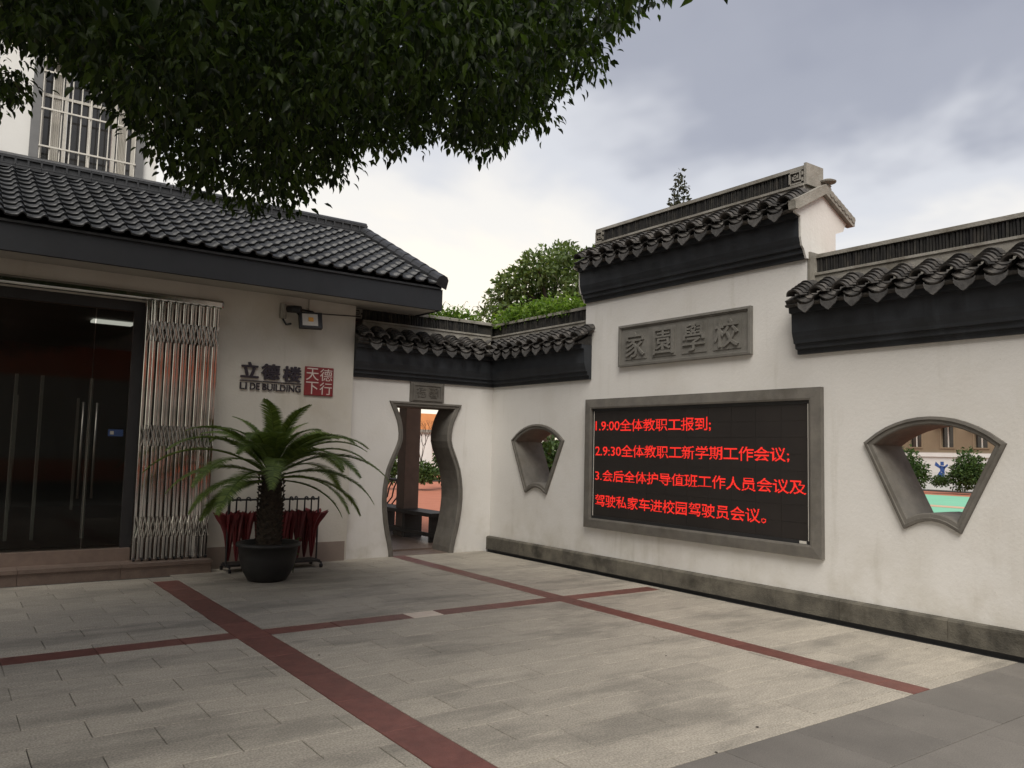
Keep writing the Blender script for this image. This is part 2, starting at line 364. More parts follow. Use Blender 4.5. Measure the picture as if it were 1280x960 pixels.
def slab_mesh(lx, ly, mm, cache={}):
    k = (round(lx, 3), round(ly, 3), mm.name)
    if k not in cache:
        g = .0026; h = .002; x0, x1, y0, y1 = g, lx-g, g, ly-g
        mb = MB(); b = .003
        mb.add([(x0,y0,-.03),(x1,y0,-.03),(x1,y1,-.03),(x0,y1,-.03),(x0,y0,-b),(x1,y0,-b),(x1,y1,-b),(x0,y1,-b),(x0+b,y0+b,0),(x1-b,y0+b,0),(x1-b,y1-b,0),(x0+b,y1-b,0)],
               [(0,1,5,4),(1,2,6,5),(2,3,7,6),(3,0,4,7),(4,5,9,8),(5,6,10,9),(6,7,11,10),(7,4,8,11),(8,9,10,11)])
        cache[k] = mb.mesh('paving_slab', mm)
    return cache[k]
def vis_area(c):
    xa, xb, ya, yb = c[:4]
    cx, cy, z = project(((xa+xb)/2, (ya+yb)/2, 0))
    if z < .3 or cx < -60 or cx > 1340 or cy > 1010: return 0
    return (xb-xa)*(yb-ya)/z**3
cells.sort(key=vis_area, reverse=True)
rest = {}
for i, c in enumerate(cells):
    xa, xb, ya, yb, mm, nm, r = c
    dz = (random.random()-.5)*.0022
    if i < 300 and vis_area(c) > 0:
        link(slab_mesh(xb-xa, yb-ya, mm), nm, plaza, Matrix.Translation((xa, ya, dz)))
    else:
        mb = rest.setdefault(mm.name, (MB(), mm, nm))[0]; g = .0018
        mb.box((xa+g, ya+g, -.03), (xb-g, yb-g, dz))
for mb, mm, nm in rest.values(): mb.build(nm, mm, plaza, kind='stuff')
MB().box((-.112,-9.9,-.05),(-.03,-.02,-.010)).box((-.030,-9.9,-.05),(-.002,-.02,.033)).build('drain_gap', BLACKM, plaza)

dl = MB(); r = random.Random(21)
for k in range(90):
    x, y = r.uniform(-7.2,-.3), r.uniform(-8.5,-.4); a = r.uniform(0,6.28); l_ = r.choice((.004,.005,.008,.013)); w_ = l_*r.uniform(.4,.8); c, q_ = math.cos(a), math.sin(a)
    dl.add([(x+c*l_-q_*0, y+q_*l_, .0035), (x-q_*w_, y+c*w_, .006), (x-c*l_, y-q_*l_, .0035), (x+q_*w_, y-c*w_, .004)], [(0,1,2,3)])
dl.build('leaf_litter', SOIL, plaza, kind='stuff')

# ------------------------------------------------------------------ courtyard walls
def vase_outline():
    ctr = -1.19
    ks = [(0,.46),(.15,.485),(.45,.56),(.85,.60),(1.2,.555),(1.45,.455),(1.62,.385),(1.76,.375),(1.95,.41),(2.10,.475),(2.15,.50)]
    zs = [0, .08,.2,.35,.5,.65,.8,.95,1.1,1.22,1.34,1.46,1.56,1.66,1.76,1.86,1.96,2.05,2.15]
    def hw(z):
        for i in range(len(ks)-1):
            if ks[i][0] <= z <= ks[i+1][0]+1e-6:
                z0, a = ks[i]; z1, b = ks[i+1]; m0 = (b-ks[max(i-1,0)][1])/(z1-ks[max(i-1,0)][0]+1e-9); m1 = (ks[min(i+2,len(ks)-1)][1]-a)/(ks[min(i+2,len(ks)-1)][0]-z0+1e-9)
                t = (z-z0)/(z1-z0); h = z1-z0
                return (2*t**3-3*t**2+1)*a+(t**3-2*t**2+t)*h*m0+(-2*t**3+3*t**2)*b+(t**3-t**2)*h*m1
    R = [(ctr+hw(z), z) for z in zs]; L = [(ctr-hw(z), z) for z in zs]
    return R + L[::-1]
def fan_outline(c):      # u increases to the viewer's right
    pts = []
    hw, r = .53, .84; zc_ = 1.68 - math.sqrt(r*r-hw*hw)
    a = math.asin(hw/r)
    for k in range(13): t = a - 2*a*k/12; pts.append((c+r*math.sin(t), zc_+r*math.cos(t)))
    hw2, r2 = .215, .40; zc2 = 1.03 - math.sqrt(r2*r2-hw2*hw2); a2 = math.asin(hw2/r2)
    for k in range(7): t = -a2 + 2*a2*k/6; pts.append((c+r2*math.sin(t), zc2+r2*math.cos(t)))
    return pts
FPROF = [(.068,-.001),(.066,.030),(.040,.036),(.036,.022),(.006,.020),(-.004,.012),(-.004,-.482)]
ANG = math.atan2(.21, .37); SV = lambda F: (-F.P*math.cos(ANG)+Vector((0,0,math.sin(ANG)))); NV = lambda F: (F.P*math.sin(ANG)+Vector((0,0,math.cos(ANG))))
def arc_tile(rad, a, length, th, up, lift, n=8):     # curved tile, runs up +y, convex (up=1) or concave (up=-1)
    mb = MB(); vs = []
    for (y, dz) in ((0, lift), (length, 0)):
        for rr in (rad, rad-th*up):
            for k in range(n+1):
                t = -a + 2*a*k/n
                vs.append((rad*math.sin(t)*(rr/rad), y, dz + up*(rr*math.cos(t) - rad*math.cos(a))))
    m = n+1; fs = []
    for k in range(n):
        fs += [(k, k+1, 2*m+k+1, 2*m+k), (m+k+1, m+k, 3*m+k, 3*m+k+1), (k, m+k, m+k+1, k+1)]
    fs += [(0, 2*m, 3*m, m), (n, m+n, 3*m+n, 2*m+n)]
    return mb.add(vs, fs)
COVER = arc_tile(.080, R_(80), .115, .017, 1, .040).mesh('cover_tile', CTILE, False)
PAN = arc_tile(.10, R_(62), .16, .011, -1, .020, 6).mesh('pan_tile', CTILE, False)
def drip_mesh():
    top = [(.088*math.sin(t), -.035*math.cos(t)+.012) for t in [(-90+22.5*k)*math.pi/180 for k in range(9)]]
    bot = [(.084,-.030),(.066,-.058),(.042,-.074),(.022,-.096),(0,-.108),(-.022,-.096),(-.042,-.074),(-.066,-.058),(-.084,-.030)]
    pts = top+bot; n = len(pts)
    vs = [(x, 0, z) for x, z in pts]+[(x, .014, z) for x, z in pts]
    return MB().add(vs, [tuple(range(n)), tuple(range(n, 2*n))[::-1]]+[(i, n+i, n+(i+1)%n, (i+1)%n) for i in range(n)]).mesh('drip_tile', DRIP)
DRIPM = drip_mesh()
def cap(F, par, z0, u0, u1, ru0, ru1, first, ncol, m0=0, m1=0, rm0=0, rm1=0, pitch=.245):
    """u0..u1: fascia and tiles in front of the wall; ru0..ru1: ridge; first: first drip tile"""
    fas = [(-.02,0),(.035,0),(.04,.045),(.072,.052),(.075,.098),(.10,.105),(.105,.135),(.118,.17),(.13,.215),(.135,.40),(.175,.405),(.18,.455),(-.02,.455)]
    MB().sweep(F, [(p, z0+z) for p, z in fas], u0, u1, m0, m1).build('fascia', DARK, par)
    MB().sweep(F, [(-.46,z0),(-.60,z0+.15),(-.62,z0+.40),(-.66,z0+.455),(-.46,z0+.455)], ru0, ru1, rm0, rm1).build('rear_fascia', DARK, par)
    MB().sweep(F, [(.23,z0+.457),(.245,z0+.475),(-.13,z0+.665),(-.35,z0+.665),(-.74,z0+.475),(-.72,z0+.457)], max(u0, ru0) if not m0 else u0, min(u1, ru1) if not m1 else u1, m0, m1).build('roof_bed', CTILE, par)
    if ru0 > u0: MB().sweep(F, [(.23,z0+.457),(.245,z0+.475),(.004,z0+.60),(.004,z0+.457)], u0, ru0-.001).build('roof_bed', CTILE, par)
    if ru1 < u1: MB().sweep(F, [(.23,z0+.457),(.245,z0+.475),(.004,z0+.60),(.004,z0+.457)], ru1+.001, u1).build('roof_bed', CTILE, par)
    MB().sweep(F, [(-.09,z0+.64),(-.09,z0+.805),(-.075,z0+.81),(-.075,z0+.835),(-.405,z0+.835),(-.405,z0+.81),(-.39,z0+.805),(-.39,z0+.64)], ru0, ru1, rm0, rm1).build('ridge_base', CEM, par)
    MB().sweep(F, [(-.145,z0+.835),(-.145,z0+.992),(-.335,z0+.992),(-.335,z0+.835)], ru0, ru1, rm0, rm1).build('ridge_core', RSTRIP, par)
    MB().sweep(F, [(-.10,z0+.992),(-.10,z0+1.03),(-.16,z0+1.048),(-.32,z0+1.048),(-.38,z0+1.03),(-.38,z0+.992)], ru0, ru1, rm0, rm1).build('ridge_cap', CEM, par)
    st = MB(); a = ru0 + (.15 if rm0 else .02)
    while a < ru1 - (.15 if rm1 else .02):
        j = random.random()*.012; tl = (random.random()-.5)*.012
        for sgn, pp in ((1, -.145), (-1, -.335)):
            p_a, p_b = sorted((pp-.01*sgn, pp+(.022+j)*sgn))
            st.add([F(a+du, p, z) for (p, du, z) in ((p_a,0,z0+.837),(p_b,0,z0+.837),(p_b,.018,z0+.837),(p_a,.018,z0+.837),(p_a,tl,z0+.990),(p_b,tl,z0+.990),(p_b,.018+tl,z0+.990),(p_a,.018+tl,z0+.990))],
                   [(0,3,2,1),(4,5,6,7),(0,1,5,4),(1,2,6,5),(2,3,7,6),(3,0,4,7)])
        a += .029
    st.build('stacked_tile', RSTRIP, par, kind='stuff')
    if not m0: MB().sweep(F, [(.20,z0+.47),(.245,z0+.52),(-.10,z0+.705),(-.10,z0+.60)], u0+.002, first-.085).build('verge_mortar', CTILE, par)
    S, Nn, U = SV(F), NV(F), F.U
    def basis(loc, tilt=0, yaw=0):
        m = Matrix((U, S, Nn)).transposed().to_4x4()
        return Matrix.Translation(loc) @ m @ Matrix.Rotation(tilt, 4, 'X') @ Matrix.Rotation(yaw, 4, 'Z')
    lo, hi = (u0, u1)
    for c in range(ncol):
        uc = first + c*pitch
        for k in range(3):
            pos = F(uc, .265, z0+.495) + S*(k*.100) + Nn*(.012)
            if (m0 and uc < lo+.30-k*.13) or (m1 and uc > hi-.30+k*.13): 
                if k == 0: continue
            link(PAN, 'pan_tile', par, basis(pos, 0, random.uniform(-.02,.02)))
        if not ((m0 and uc < lo+.28) or (m1 and uc > hi-.28)):
            mm = Matrix((U, -F.P, Vector((0,0,1)))).transposed().to_4x4()
            link(DRIPM, 'drip_tile', par, Matrix.Translation(F(uc, .275, z0+.475)) @ mm @ Matrix.Rotation(R_(-8)+random.uniform(-.06,.06), 4, 'X') @ Matrix.Rotation(random.uniform(-.05,.05), 4, 'Y'))
    for c in range(-1, ncol):
        uc = first + (c+.5)*pitch
        if uc < lo+.01 and not m0: continue
        if uc > hi-.01 and not m1: continue
        for k in range(5):
            pos = F(uc, .262, z0+.495) + S*(k*.062+.002) + Nn*.024
            pp = .262 - math.cos(ANG)*k*.062
            if (m0 and uc < lo + pp) or (m1 and uc > hi - pp): continue
            link(COVER, 'cover_tile', par, basis(pos, random.uniform(-.03,.03), random.uniform(-.035,.035)))
def fret(F, u0, u1, z0, z1, p, par):
    mb = MB(); mb.fbox(F, u0, u1, -.34, p, z0, z1)
    w_ = (u1-u0); h_ = z1-z0
    o = mb.build('fret_block', CTILE, par); r = MB(); t = .016
    X = lambda a: u0+a*w_
    Z = lambda a: z0+a*h_
    for (a, b, c, d) in ((.05,.95,.06,.16),(.05,.95,.84,.94),(.05,.14,.06,.94),(.86,.95,.06,.42),(.86,.95,.60,.94),(.28,.72,.30,.38),(.28,.37,.30,.70),(.28,.60,.62,.70),(.54,.62,.46,.70),(.72,.80,.30,.84),(.37,.50,.46,.54)):
        r.fbox(F, X(a), X(b), p-.002, p+t, Z(c), Z(d))
    r.build('fretwork', CEM, par)

# back wall with the vase doorway
bw = thing('courtyard_wall', 'short white courtyard wall pierced by the vase shaped doorway', 'wall', (-1.2,.24,0))
vz = vase_outline()
outer = [(-2.395,0),(vz[-1][0],0)]
# open at the bottom: the doorway outline is part of the outer contour
outer = [(0.47,-.02),(0.47,3.1),(-2.395,3.1),(-2.395,-.02)]
vout = [(u, z if z > .001 else -.02) for u, z in vz]
cont = [(-2.395,-.02)] + [vout[-1]] + vout[::-1][1:] + [(0.0,-.02),(0.0,3.1),(-2.395,3.1)]
holed(BACK, cont, [], 0, -.48).build('wall_body', PLASTER, bw)
ring_sweep(BACK, [(u, z if z > .001 else -.05) for u, z in vz], FPROF).build('door_frame', FRAME, bw)
cap(BACK, bw, 2.52, -2.40, 0, -2.22, -0.10, -2.17, 9, m0=0, m1=-1, rm1=-1)
fret(BACK, -2.39, -2.225, 3.355, 3.512, -.10, bw)
# side wall, low part with small fan window
lw = thing('courtyard_wall', 'low white wall between the doorway corner and the tall gabled wall, with a dim fan window', 'wall', (.24,-1.1,0))
holed(SIDE, [(-.48,-.02),(2.19,-.02),(2.19,3.1),(-.48,3.1)], [fan_outline(1.17)], 0, -.48).build('wall_body', PLASTER, lw)
ring_sweep(SIDE, fan_outline(1.17), FPROF).build('window_frame', FRAME, lw)
cap(SIDE, lw, 2.52, 0, 2.32, -.10, 2.19, .22, 9, m0=1, rm0=1)
# tall gabled part
gw = thing('gabled_wall', 'tall white gabled wall section carrying the notice screen and stone plaque', 'wall', (.24,-3.9,0))
MB().fbox(SIDE, 2.19, 5.60, 0, -.48, -.02, 4.05).build('wall_body', PLASTER, gw)
cap(SIDE, gw, 3.56, 2.20, 5.585, 2.25, 5.50, 2.46, 13, pitch=.2455)
for uu, nm in ((5.588, 1), (2.18, -1)):
    f2 = Fr(SIDE.O, SIDE.U, SIDE.P)
    sh = [(0,3.56),(.035,3.56),(.075,3.65),(.105,3.68),(.13,3.77),(.135,3.98),(.22,4.0),(.235,4.03),(-.24,4.285),(-.70,4.05),(-.66,4.02),(-.62,3.95),(-.48,3.9),(-.48,3.56)]
    MB().sweep(SIDE, sh, uu, uu+.022).build('gable_face', PLASTER, gw)
for a in (1, -1):
    pr = [(-.24+a*.52, 4.02),(-.24+a*.53, 4.11),(-.24, 4.375),(-.24, 4.27),(-.24+a*.48,4.02)]
    MB().sweep(SIDE, pr, 5.575, 5.66).build('rake_board', CEM, gw)
    rt = MB()
    for k in range(7):
        c = -.24 + a*(.10+.065*k); z = 4.345 - .5*(.10+.065*k)
        rt.tube([SIDE(5.50, c, z-.012), SIDE(5.668, c, z-.012)], .034, 8)
    if a < 0: rt.build('rake_tile', CEM, gw)
fret(SIDE, 5.31, 5.50, 4.395, 4.552, -.10, gw); fret(SIDE, 2.25, 2.42, 4.395, 4.552, -.10, gw)
MB().fbox(SIDE, 5.50, 5.53, -.09, -.39, 4.38, 4.61).build('ridge_end', CEM, gw)
fi = MB(); fi.lathe((.42,-5.56,4.36), [(.03,0),(.04,.02),(.028,.035),(.04,.05),(.028,.065),(.028,.08),(.085,.09),(.09,.105),(.05,.125),(0,.13)], 14); fi.build('finial', CEM, gw, smooth=False)
# right low part with big fan window
rw = thing('courtyard_wall', 'white wall at the right edge with the open fan window onto the green court', 'wall', (.24,-7.6,0))
holed(SIDE, [(5.60,-.02),(10.2,-.02),(10.2,3.15),(5.60,3.15)], [fan_outline(6.81)], 0, -.48).build('wall_body', PLASTER, rw)
ring_sweep(SIDE, fan_outline(6.81), FPROF).build('window_frame', FRAME, rw)
cap(SIDE, rw, 2.585, 5.50, 10.2, 5.62, 10.2, 5.755, 18, pitch=.2475)
MB().fbox(SIDE, 5.595, 5.625, .0, -.42, 3.18, 3.63).build('ridge_end', CEM, rw)
# plinth
u = 0.0; i = 0
pl = thing('wall_plinth', 'mossy dark stone plinth running along the foot of the long wall', 'plinth', (-.03,-5,0))
while u < 10.1:
    L_ = random.choice((.85,1.0,1.15,.7)); v2 = min(10.15, u+L_)
    b = MB(); d = random.uniform(.055,.062)
    b.sweep(SIDE, [(.0,.034),(d,.034),(d,.205),(d-.012,.222),(.0,.228)], u+.002, v2-.002); b.build('plinth_stone', PLINTH, pl); u = v2

# ------------------------------------------------------------------ LED notice board
led = thing('notice_screen', 'large black electronic notice screen with four lines of red Chinese characters', 'display screen', (-.03,-4.0,1.4))
u0, u1, z0, z1 = 2.27, 5.77, .57, 2.245
fw = .125
lo_ = [(u0+fw,z0+fw),(u1-fw,z0+fw),(u1-fw,z1-fw),(u0+fw,z1-fw)]
ring_sweep(SIDE, lo_, [(fw,.0),(fw,.055),(.02,.065),(.0,.060),(.0,.006)]).build('screen_frame', FRAME, led)
MB().fbox(SIDE, u0+fw-.001, u1-fw+.001, .002, .012, z0+fw-.001, z1-fw+.001).build('screen_panel', WOOD_LED, led)
il = [(u0+fw+.035,z0+fw+.035),(u1-fw-.035,z0+fw+.035),(u1-fw-.035,z1-fw-.035),(u0+fw+.035,z1-fw-.035)]
ring_sweep(SIDE, il, [(.034,.012),(.034,.03),(.0,.03),(.0,.014)]).build('inner_trim', BLACKM, led)
mods = MB(); W_ = (il[1][0]-il[0][0])/10; H_ = (il[2][1]-il[0][1])/8
for a in range(10):
    for b in range(8):
        MB().fbox(SIDE, il[0][0]+a*W_+.001, il[0][0]+(a+1)*W_-.001, .012, .020+random.random()*.0012, il[0][1]+b*H_+.001, il[0][1]+(b+1)*H_-.001).build('led_module', WOOD_LED, led)
MB().fbox(SIDE, il[1][0]-.10, il[1][0]-.02, .03, .034, z0+fw+.004, z0+fw+.03).build('maker_tag', STEELW, led)
for (uu) in (il[0][0]-.004, il[1][0]+.004):
    MB().fbox(SIDE, uu-.004, uu+.004, .030, .034, il[0][1], il[2][1]).build('metal_edge', STEELW, led)
def led_line(s, ua, ub, za, zb):
    me = textmesh(s, 0, 0); me.calc_loop_triangles()
    co = np.array([v_.co[:2] for v_ in me.vertices]); mn, mxx = co.min(0), co.max(0)
    co = (co-mn)/(mxx-mn)*np.array([ub-ua, zb-za]); P = .0080
    lit = set()
    for t in me.loop_triangles:
        a, b, c = (co[i] for i in t.vertices)
        i0, j0 = np.floor(np.minimum(np.minimum(a, b), c)/P).astype(int); i1, j1 = np.ceil(np.maximum(np.maximum(a, b), c)/P).astype(int)
        d = (b[1]-c[1])*(a[0]-c[0])+(c[0]-b[0])*(a[1]-c[1])
        if abs(d) < 1e-12: continue
        for i in range(i0, i1+1):
            for j in range(j0, j1+1):
                x, y = (i+.5)*P, (j+.5)*P
                l1 = ((b[1]-c[1])*(x-c[0])+(c[0]-b[0])*(y-c[1]))/d; l2 = ((c[1]-a[1])*(x-c[0])+(a[0]-c[0])*(y-c[1]))/d
                if l1 > -.07 and l2 > -.07 and l1+l2 < 1.07: lit.add((i, j))
    mb = MB()
    for i, j in sorted(lit):
        x, y = ua+i*P, za+j*P; e = P*.46; cx, cy = x+P/2, y+P/2
        mb.add([SIDE(cx-e, .0235, cy-e), SIDE(cx+e, .0235, cy-e), SIDE(cx+e, .0235, cy+e), SIDE(cx-e, .0235, cy+e)], [(0,1,2,3)])
    bpy.data.meshes.remove(me)
    mb.build('text_line', LEDRED, led)
led_line('1.9:00全体教职工报到;', 2.445, 4.375, 1.82, 1.975)
led_line('2.9:30全体教职工新学期工作会议;', 2.45, 5.39, 1.495, 1.65)
led_line('3.会后全体护导值班工作人员会议及', 2.455, 5.58, 1.18, 1.325)
led_line('驾驶私家车进校园驾驶员会议。', 2.46, 5.11, .855, 1.005)

# stone plaque over the screen
pq = thing('stone_plaque', 'long grey stone plaque with four carved seal script characters above the notice screen', 'plaque', (-.03,-3.9,2.9))
MB().fbox(SIDE, 2.88, 4.93, 0, .028, 2.64, 3.165).build('plaque_slab', PLAQUE, pq)
ring_sweep(SIDE, [(2.925,2.685),(4.885,2.685),(4.885,3.12),(2.925,3.12)], [(.044,.03),(.044,.048),(.016,.052),(.012,.040),(.0,.040),(.0,.0285)]).build('plaque_border', PLAQUE, pq)
for i, ch in enumerate('家園學校'):
    a = 3.02+i*.475
    MB().fbox(SIDE, a-.025, a+.355, .0285, .036, 2.72, 3.085).build('character_block', PLAQUE, pq)
    fit_text(SIDE, ch, a, a+.33, 2.745, 3.06, .034, PLAQUE, pq, 'carved_character', bold=.010, depth=.022)
dq = thing('stone_plaque', 'small dark stone plaque with two faint characters above the vase doorway', 'plaque', (-1.2,-.03,2.35))
MB().fbox(BACK, -1.475, -.905, 0, .03, 2.225, 2.515).build('plaque_slab', FRAME, dq)
ring_sweep(BACK, [(-1.405,2.275),(-.975,2.275),(-.975,2.465),(-1.405,2.465)], [(.03,.0305),(.03,.042),(.0,.042),(.0,.031)]).build('plaque_border', FRAME, dq)
for i, ch in enumerate('德馨'): fit_text(BACK, ch, -1.375+i*.21, -1.215+i*.21, 2.295, 2.445, .031, FRAME, dq, 'carved_character', depth=.010)

# ------------------------------------------------------------------ front building
WP = .06      # its wall stands 6 cm proud of the doorway wall
bd = thing('tiled_roof_building', 'grey tiled roof building on the left with dark glass entrance', 'building', (-5.5,1,0))
GX0, GX1, GZ0, GZ1 = -9.4, -4.34, .30, 3.22
cont = [(-4.34,-.02),(-2.40,-.02),(-2.40,3.56),(-10.2,3.56),(-10.2,-.02),(-9.4,-.02),(-9.4,3.22),(-4.34,3.22)]
holed(BACK, cont, [], WP, -.30).build('wall', PLASTER_B, bd)
MB().box((-2.403,.30,0),(-2.40-.25,2.4,3.56)).build('side_wall', PLASTER_B, bd)
x = -4.26
for wdt in (.6,.6,.63):
    MB().fbox(BACK, x+.001, x+wdt-.001, WP+.001, WP+.012, .0, .262).build('skirting_tile', TILEB, bd); x += wdt
# platform and sill
for a in range(6):
    xa = -4.26-(a+1)*1.0
    MB().fbox(BACK, xa+.002, xa+.998, -.02, .36, .115, .155).build('step_slab', STEPM, bd)
    MB().fbox(BACK, xa+.002, xa+.998, -.02, .34, -.02, .1145).build('riser_slab', STEPM, bd)
MB().fbox(BACK, -9.4, -5.12, .05, -.30, .155, .30).build('sill', STEPM, bd)
# roof
EP, EZ, RP, RZ = .66, 3.845, -2.05, 5.14
SL = math.atan2(RZ-EZ, EP-RP); SLEN = math.hypot(RZ-EZ, EP-RP)
XE = -1.36
MB().sweep(BACK, [(.55,3.50),(.61,3.50),(.61,3.80),(.55,3.80)], -10.4, -1.33).build('fascia', FASC, bd)
MB().box((-1.37,-.549,3.50),(-1.33,2.3,3.80)).build('side_fascia', FASC, bd)
MB().sweep(BACK, [(.549,3.503),(.549,3.535),(-2.2,3.60),(-2.2,3.568)], -10.4, -1.372).build('soffit', SOFF, bd)
MB().sweep(BACK, [(EP-.03,EZ-.045),(EP-.03,EZ-.02),(RP,RZ-.02),(RP-.2,RZ-.02),(RP-2.6,RZ-1.3),(RP-2.6,RZ-1.4)], -10.4, XE).build('roof_deck', GRIDGE, bd)
def rt_mesh():
    mb = MB(); n = 10; W = .211; vs = []
    def zz(t): return .004-.010*math.sin(math.pi*t/.60) if t < .60 else .004+.042*math.sin(math.pi*(t-.60)/.40)
    for (y, l) in ((0, .028), (.30, 0)):
        for dz in (0, -.020):
            for k in range(n+1): t = k/n; vs.append(((t-.5)*W, y, zz(t)+l+dz))
    m = n+1; fs = []
    for k in range(n): fs += [(k,k+1,2*m+k+1,2*m+k),(k,m+k,m+k+1,k+1)]
    fs += [(0,2*m,3*m,m),(n,m+n,3*m+n,2*m+n)]
    return mb.add(vs, fs).mesh('roof_tile', GTILE)
RTM = rt_mesh()
for p in RTM.polygons: p.use_smooth = p.index % 2 == 0 and p.index < 20
S = Vector((0, math.cos(SL), math.sin(SL))); Nn = Vector((0, -math.sin(SL), math.cos(SL)))
RB = Matrix((Vector((1,0,0)), S, Nn)).transposed().to_4x4()
NR = 11; ex = (SLEN-.02)/NR
for c in range(27):
    xc = XE-.14-c*.2015
    for k in range(NR):
        pos = BACK(xc, EP, EZ) + S*(k*ex) + Nn*.006
        link(RTM, 'roof_tile', bd, Matrix.Translation(pos) @ RB @ Matrix.Rotation(random.uniform(-.008,.008), 4, 'Z') @ Matrix.Rotation(random.uniform(-.01,.01), 4, 'X'))
far_ = MB()
for c in range(27, 44):
    xc = XE-.14-c*.2015
    for k in range(NR):
        mw_ = Matrix.Translation(BACK(xc, EP, EZ) + S*(k*ex) + Nn*.006) @ RB
        far_.add([mw_ @ v_.co for v_ in RTM.vertices], [tuple(q.vertices) for q in RTM.polygons])
far_.build('roof_tile', GTILE, bd, kind='stuff')
# ridge courses
x = XE+.02; k = 0
while x > -10.2:
    for (a, b, w1) in ((.0,.035,.15), (.045,.065,.135), (.065,.135,.10), (.138,.165,.125)):
        MB().fbox(BACK, x-.296, x, RP-w1, RP+w1, RZ-.03+a, RZ-.03+b).build('ridge_course', GRIDGE, bd)
    prof = [(RP+.10*math.cos(t), RZ+.147+.055*math.sin(t)) for t in [math.pi*j/6 for j in range(7)]]
    MB().sweep(BACK, prof, x-.298, x).build('ridge_tile', GRIDGE, bd, smooth=False)
    for xx in (x-.15, x-.298): MB().fbox(BACK, xx-.012, xx+.012, RP-.124, RP+.124, RZ+.0355, RZ+.1075).build('ridge_joint', GRIDGE, bd)
    x -= .30; k += 1
# verge at the right end
for k in range(10):
    a0 = k*SLEN/10; a1 = (k+1)*SLEN/10+.012
    q0 = BACK(XE-.02, EP, EZ)+S*a0; q1 = BACK(XE-.02, EP, EZ)+S*a1
    vm = MB()
    sec = [(.09,-.06),(.09,.08),(.06,.125),(0,.15),(-.06,.125),(-.09,.08),(-.09,.0)]
    vs = [q0+Vector((1,0,0))*a+Nn*(b+.008) for a, b in sec]+[q1+Vector((1,0,0))*a+Nn*(b-.004) for a, b in sec]
    n = len(sec); vm.add(vs, [(i,(i+1)%n,n+(i+1)%n,n+i) for i in range(n)]+[tuple(range(n))[::-1], tuple(range(n,2*n))])
    vm.build('verge_tile', CEM if False else GRIDGE, bd)
# glass entrance
gf = MB().fbox(BACK, -5.22, -5.10, -.06, -.02, .30, 3.22).build('door_frame', BLACKM, bd)
MB().fbox(BACK, -9.4, -5.22, -.06, -.02, 3.10, 3.22).build('door_frame', BLACKM, bd)
for xa, xb in ((-5.62,-5.225),(-6.63,-5.63),(-7.63,-6.64),(-9.4,-7.64)):
    g = MB().fbox(BACK, xa, xb, -.045, -.035, .31, 3.09).build('glass_door', GLASS, bd)
for xa in (-5.56, -5.70):
    h = MB(); h.tube([(xa,-.01,.88),(xa,-.01,1.98)], .014, 8)
    for zz_ in (1.0, 1.86): h.tube([(xa,-.01,zz_),(xa,.05,zz_)], .009, 6)
    h.build('door_handle', DIMST, bd, smooth=True)
MB().fbox(BACK, -5.42, -5.26, -.030, -.034, 1.60, 1.68).build('door_sticker', STICK, bd)
for zz_ in (1.64,): MB().fbox(BACK, -5.40, -5.36, -.0285, -.0299, 1.62, 1.66).build('sticker_emblem', CEM, bd)
# room behind the glass
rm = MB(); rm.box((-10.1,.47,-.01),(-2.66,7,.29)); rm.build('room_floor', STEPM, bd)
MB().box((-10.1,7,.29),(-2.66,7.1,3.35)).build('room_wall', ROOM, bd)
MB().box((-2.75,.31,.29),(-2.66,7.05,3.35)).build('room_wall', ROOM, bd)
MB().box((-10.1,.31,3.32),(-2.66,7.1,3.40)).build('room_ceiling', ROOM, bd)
MB().box((-5.3,2.6,3.28),(-4.75,2.85,3.31)).build('ceiling_light', PANEL, bd)
MB().box((-7.4,5.4,.29),(-6.3,5.9,1.2)).build('reception_desk', WOODD, bd)
for xx in (-6.30,-6.02,-5.46): MB().box((xx,1.3,.29),(xx+.035,1.36,2.35)).build('inner_door_post', STEELW, bd)
for xx in (-6.35,-5.95,-5.0): MB().box((xx,6.0,.29),(xx+.04,6.05,2.3)).build('room_door_post', STEELW, bd)
# folding gate track
tk = MB().fbox(BACK, -9.6, -4.22, WP+.005, WP+.10, 3.225, 3.33).build('gate_track', STEEL, bd); bev(tk, .03, 3)

# folded concertina gate
fg = thing('folding_gate', 'folded stainless steel concertina gate beside the glass entrance', 'gate', (-4.7,-.15,.16))
GP = .17; nb = 19; gx0, gx1 = -5.10, -4.29
for i in range(nb):
    xx = gx0 + (gx1-gx0)*i/(nb-1); pz = GP + (.022 if i % 2 else -.022)
    b = MB(); wv = .0185
    b.fbox(BACK, xx-wv, xx+wv, pz-.012, pz+.012, .17, 3.235)
    o = b.build('gate_bar', STEEL, fg); bev(o, .010, 3)
for zc2 in (.55, 1.62, 2.86):
    for i in range(nb-1):
        xa = gx0 + (gx1-gx0)*i/(nb-1); xb = gx0 + (gx1-gx0)*(i+1)/(nb-1)
        b = MB(); h = .12
        b.tube([BACK(xa, GP+.045, zc2-h), BACK(xb, GP+.045, zc2+h)], .0085, 5); b.tube([BACK(xa, GP+.052, zc2+h), BACK(xb, GP+.052, zc2-h)], .0085, 5)
        b.build('lattice_link', STEEL, fg)
for i in range(0, nb, 2):
    xx = gx0 + (gx1-gx0)*i/(nb-1)
    MB().tube([BACK(xx-.012, GP, .175), BACK(xx+.012, GP, .175)], .018, 10).build('gate_wheel', BLACKM, fg)

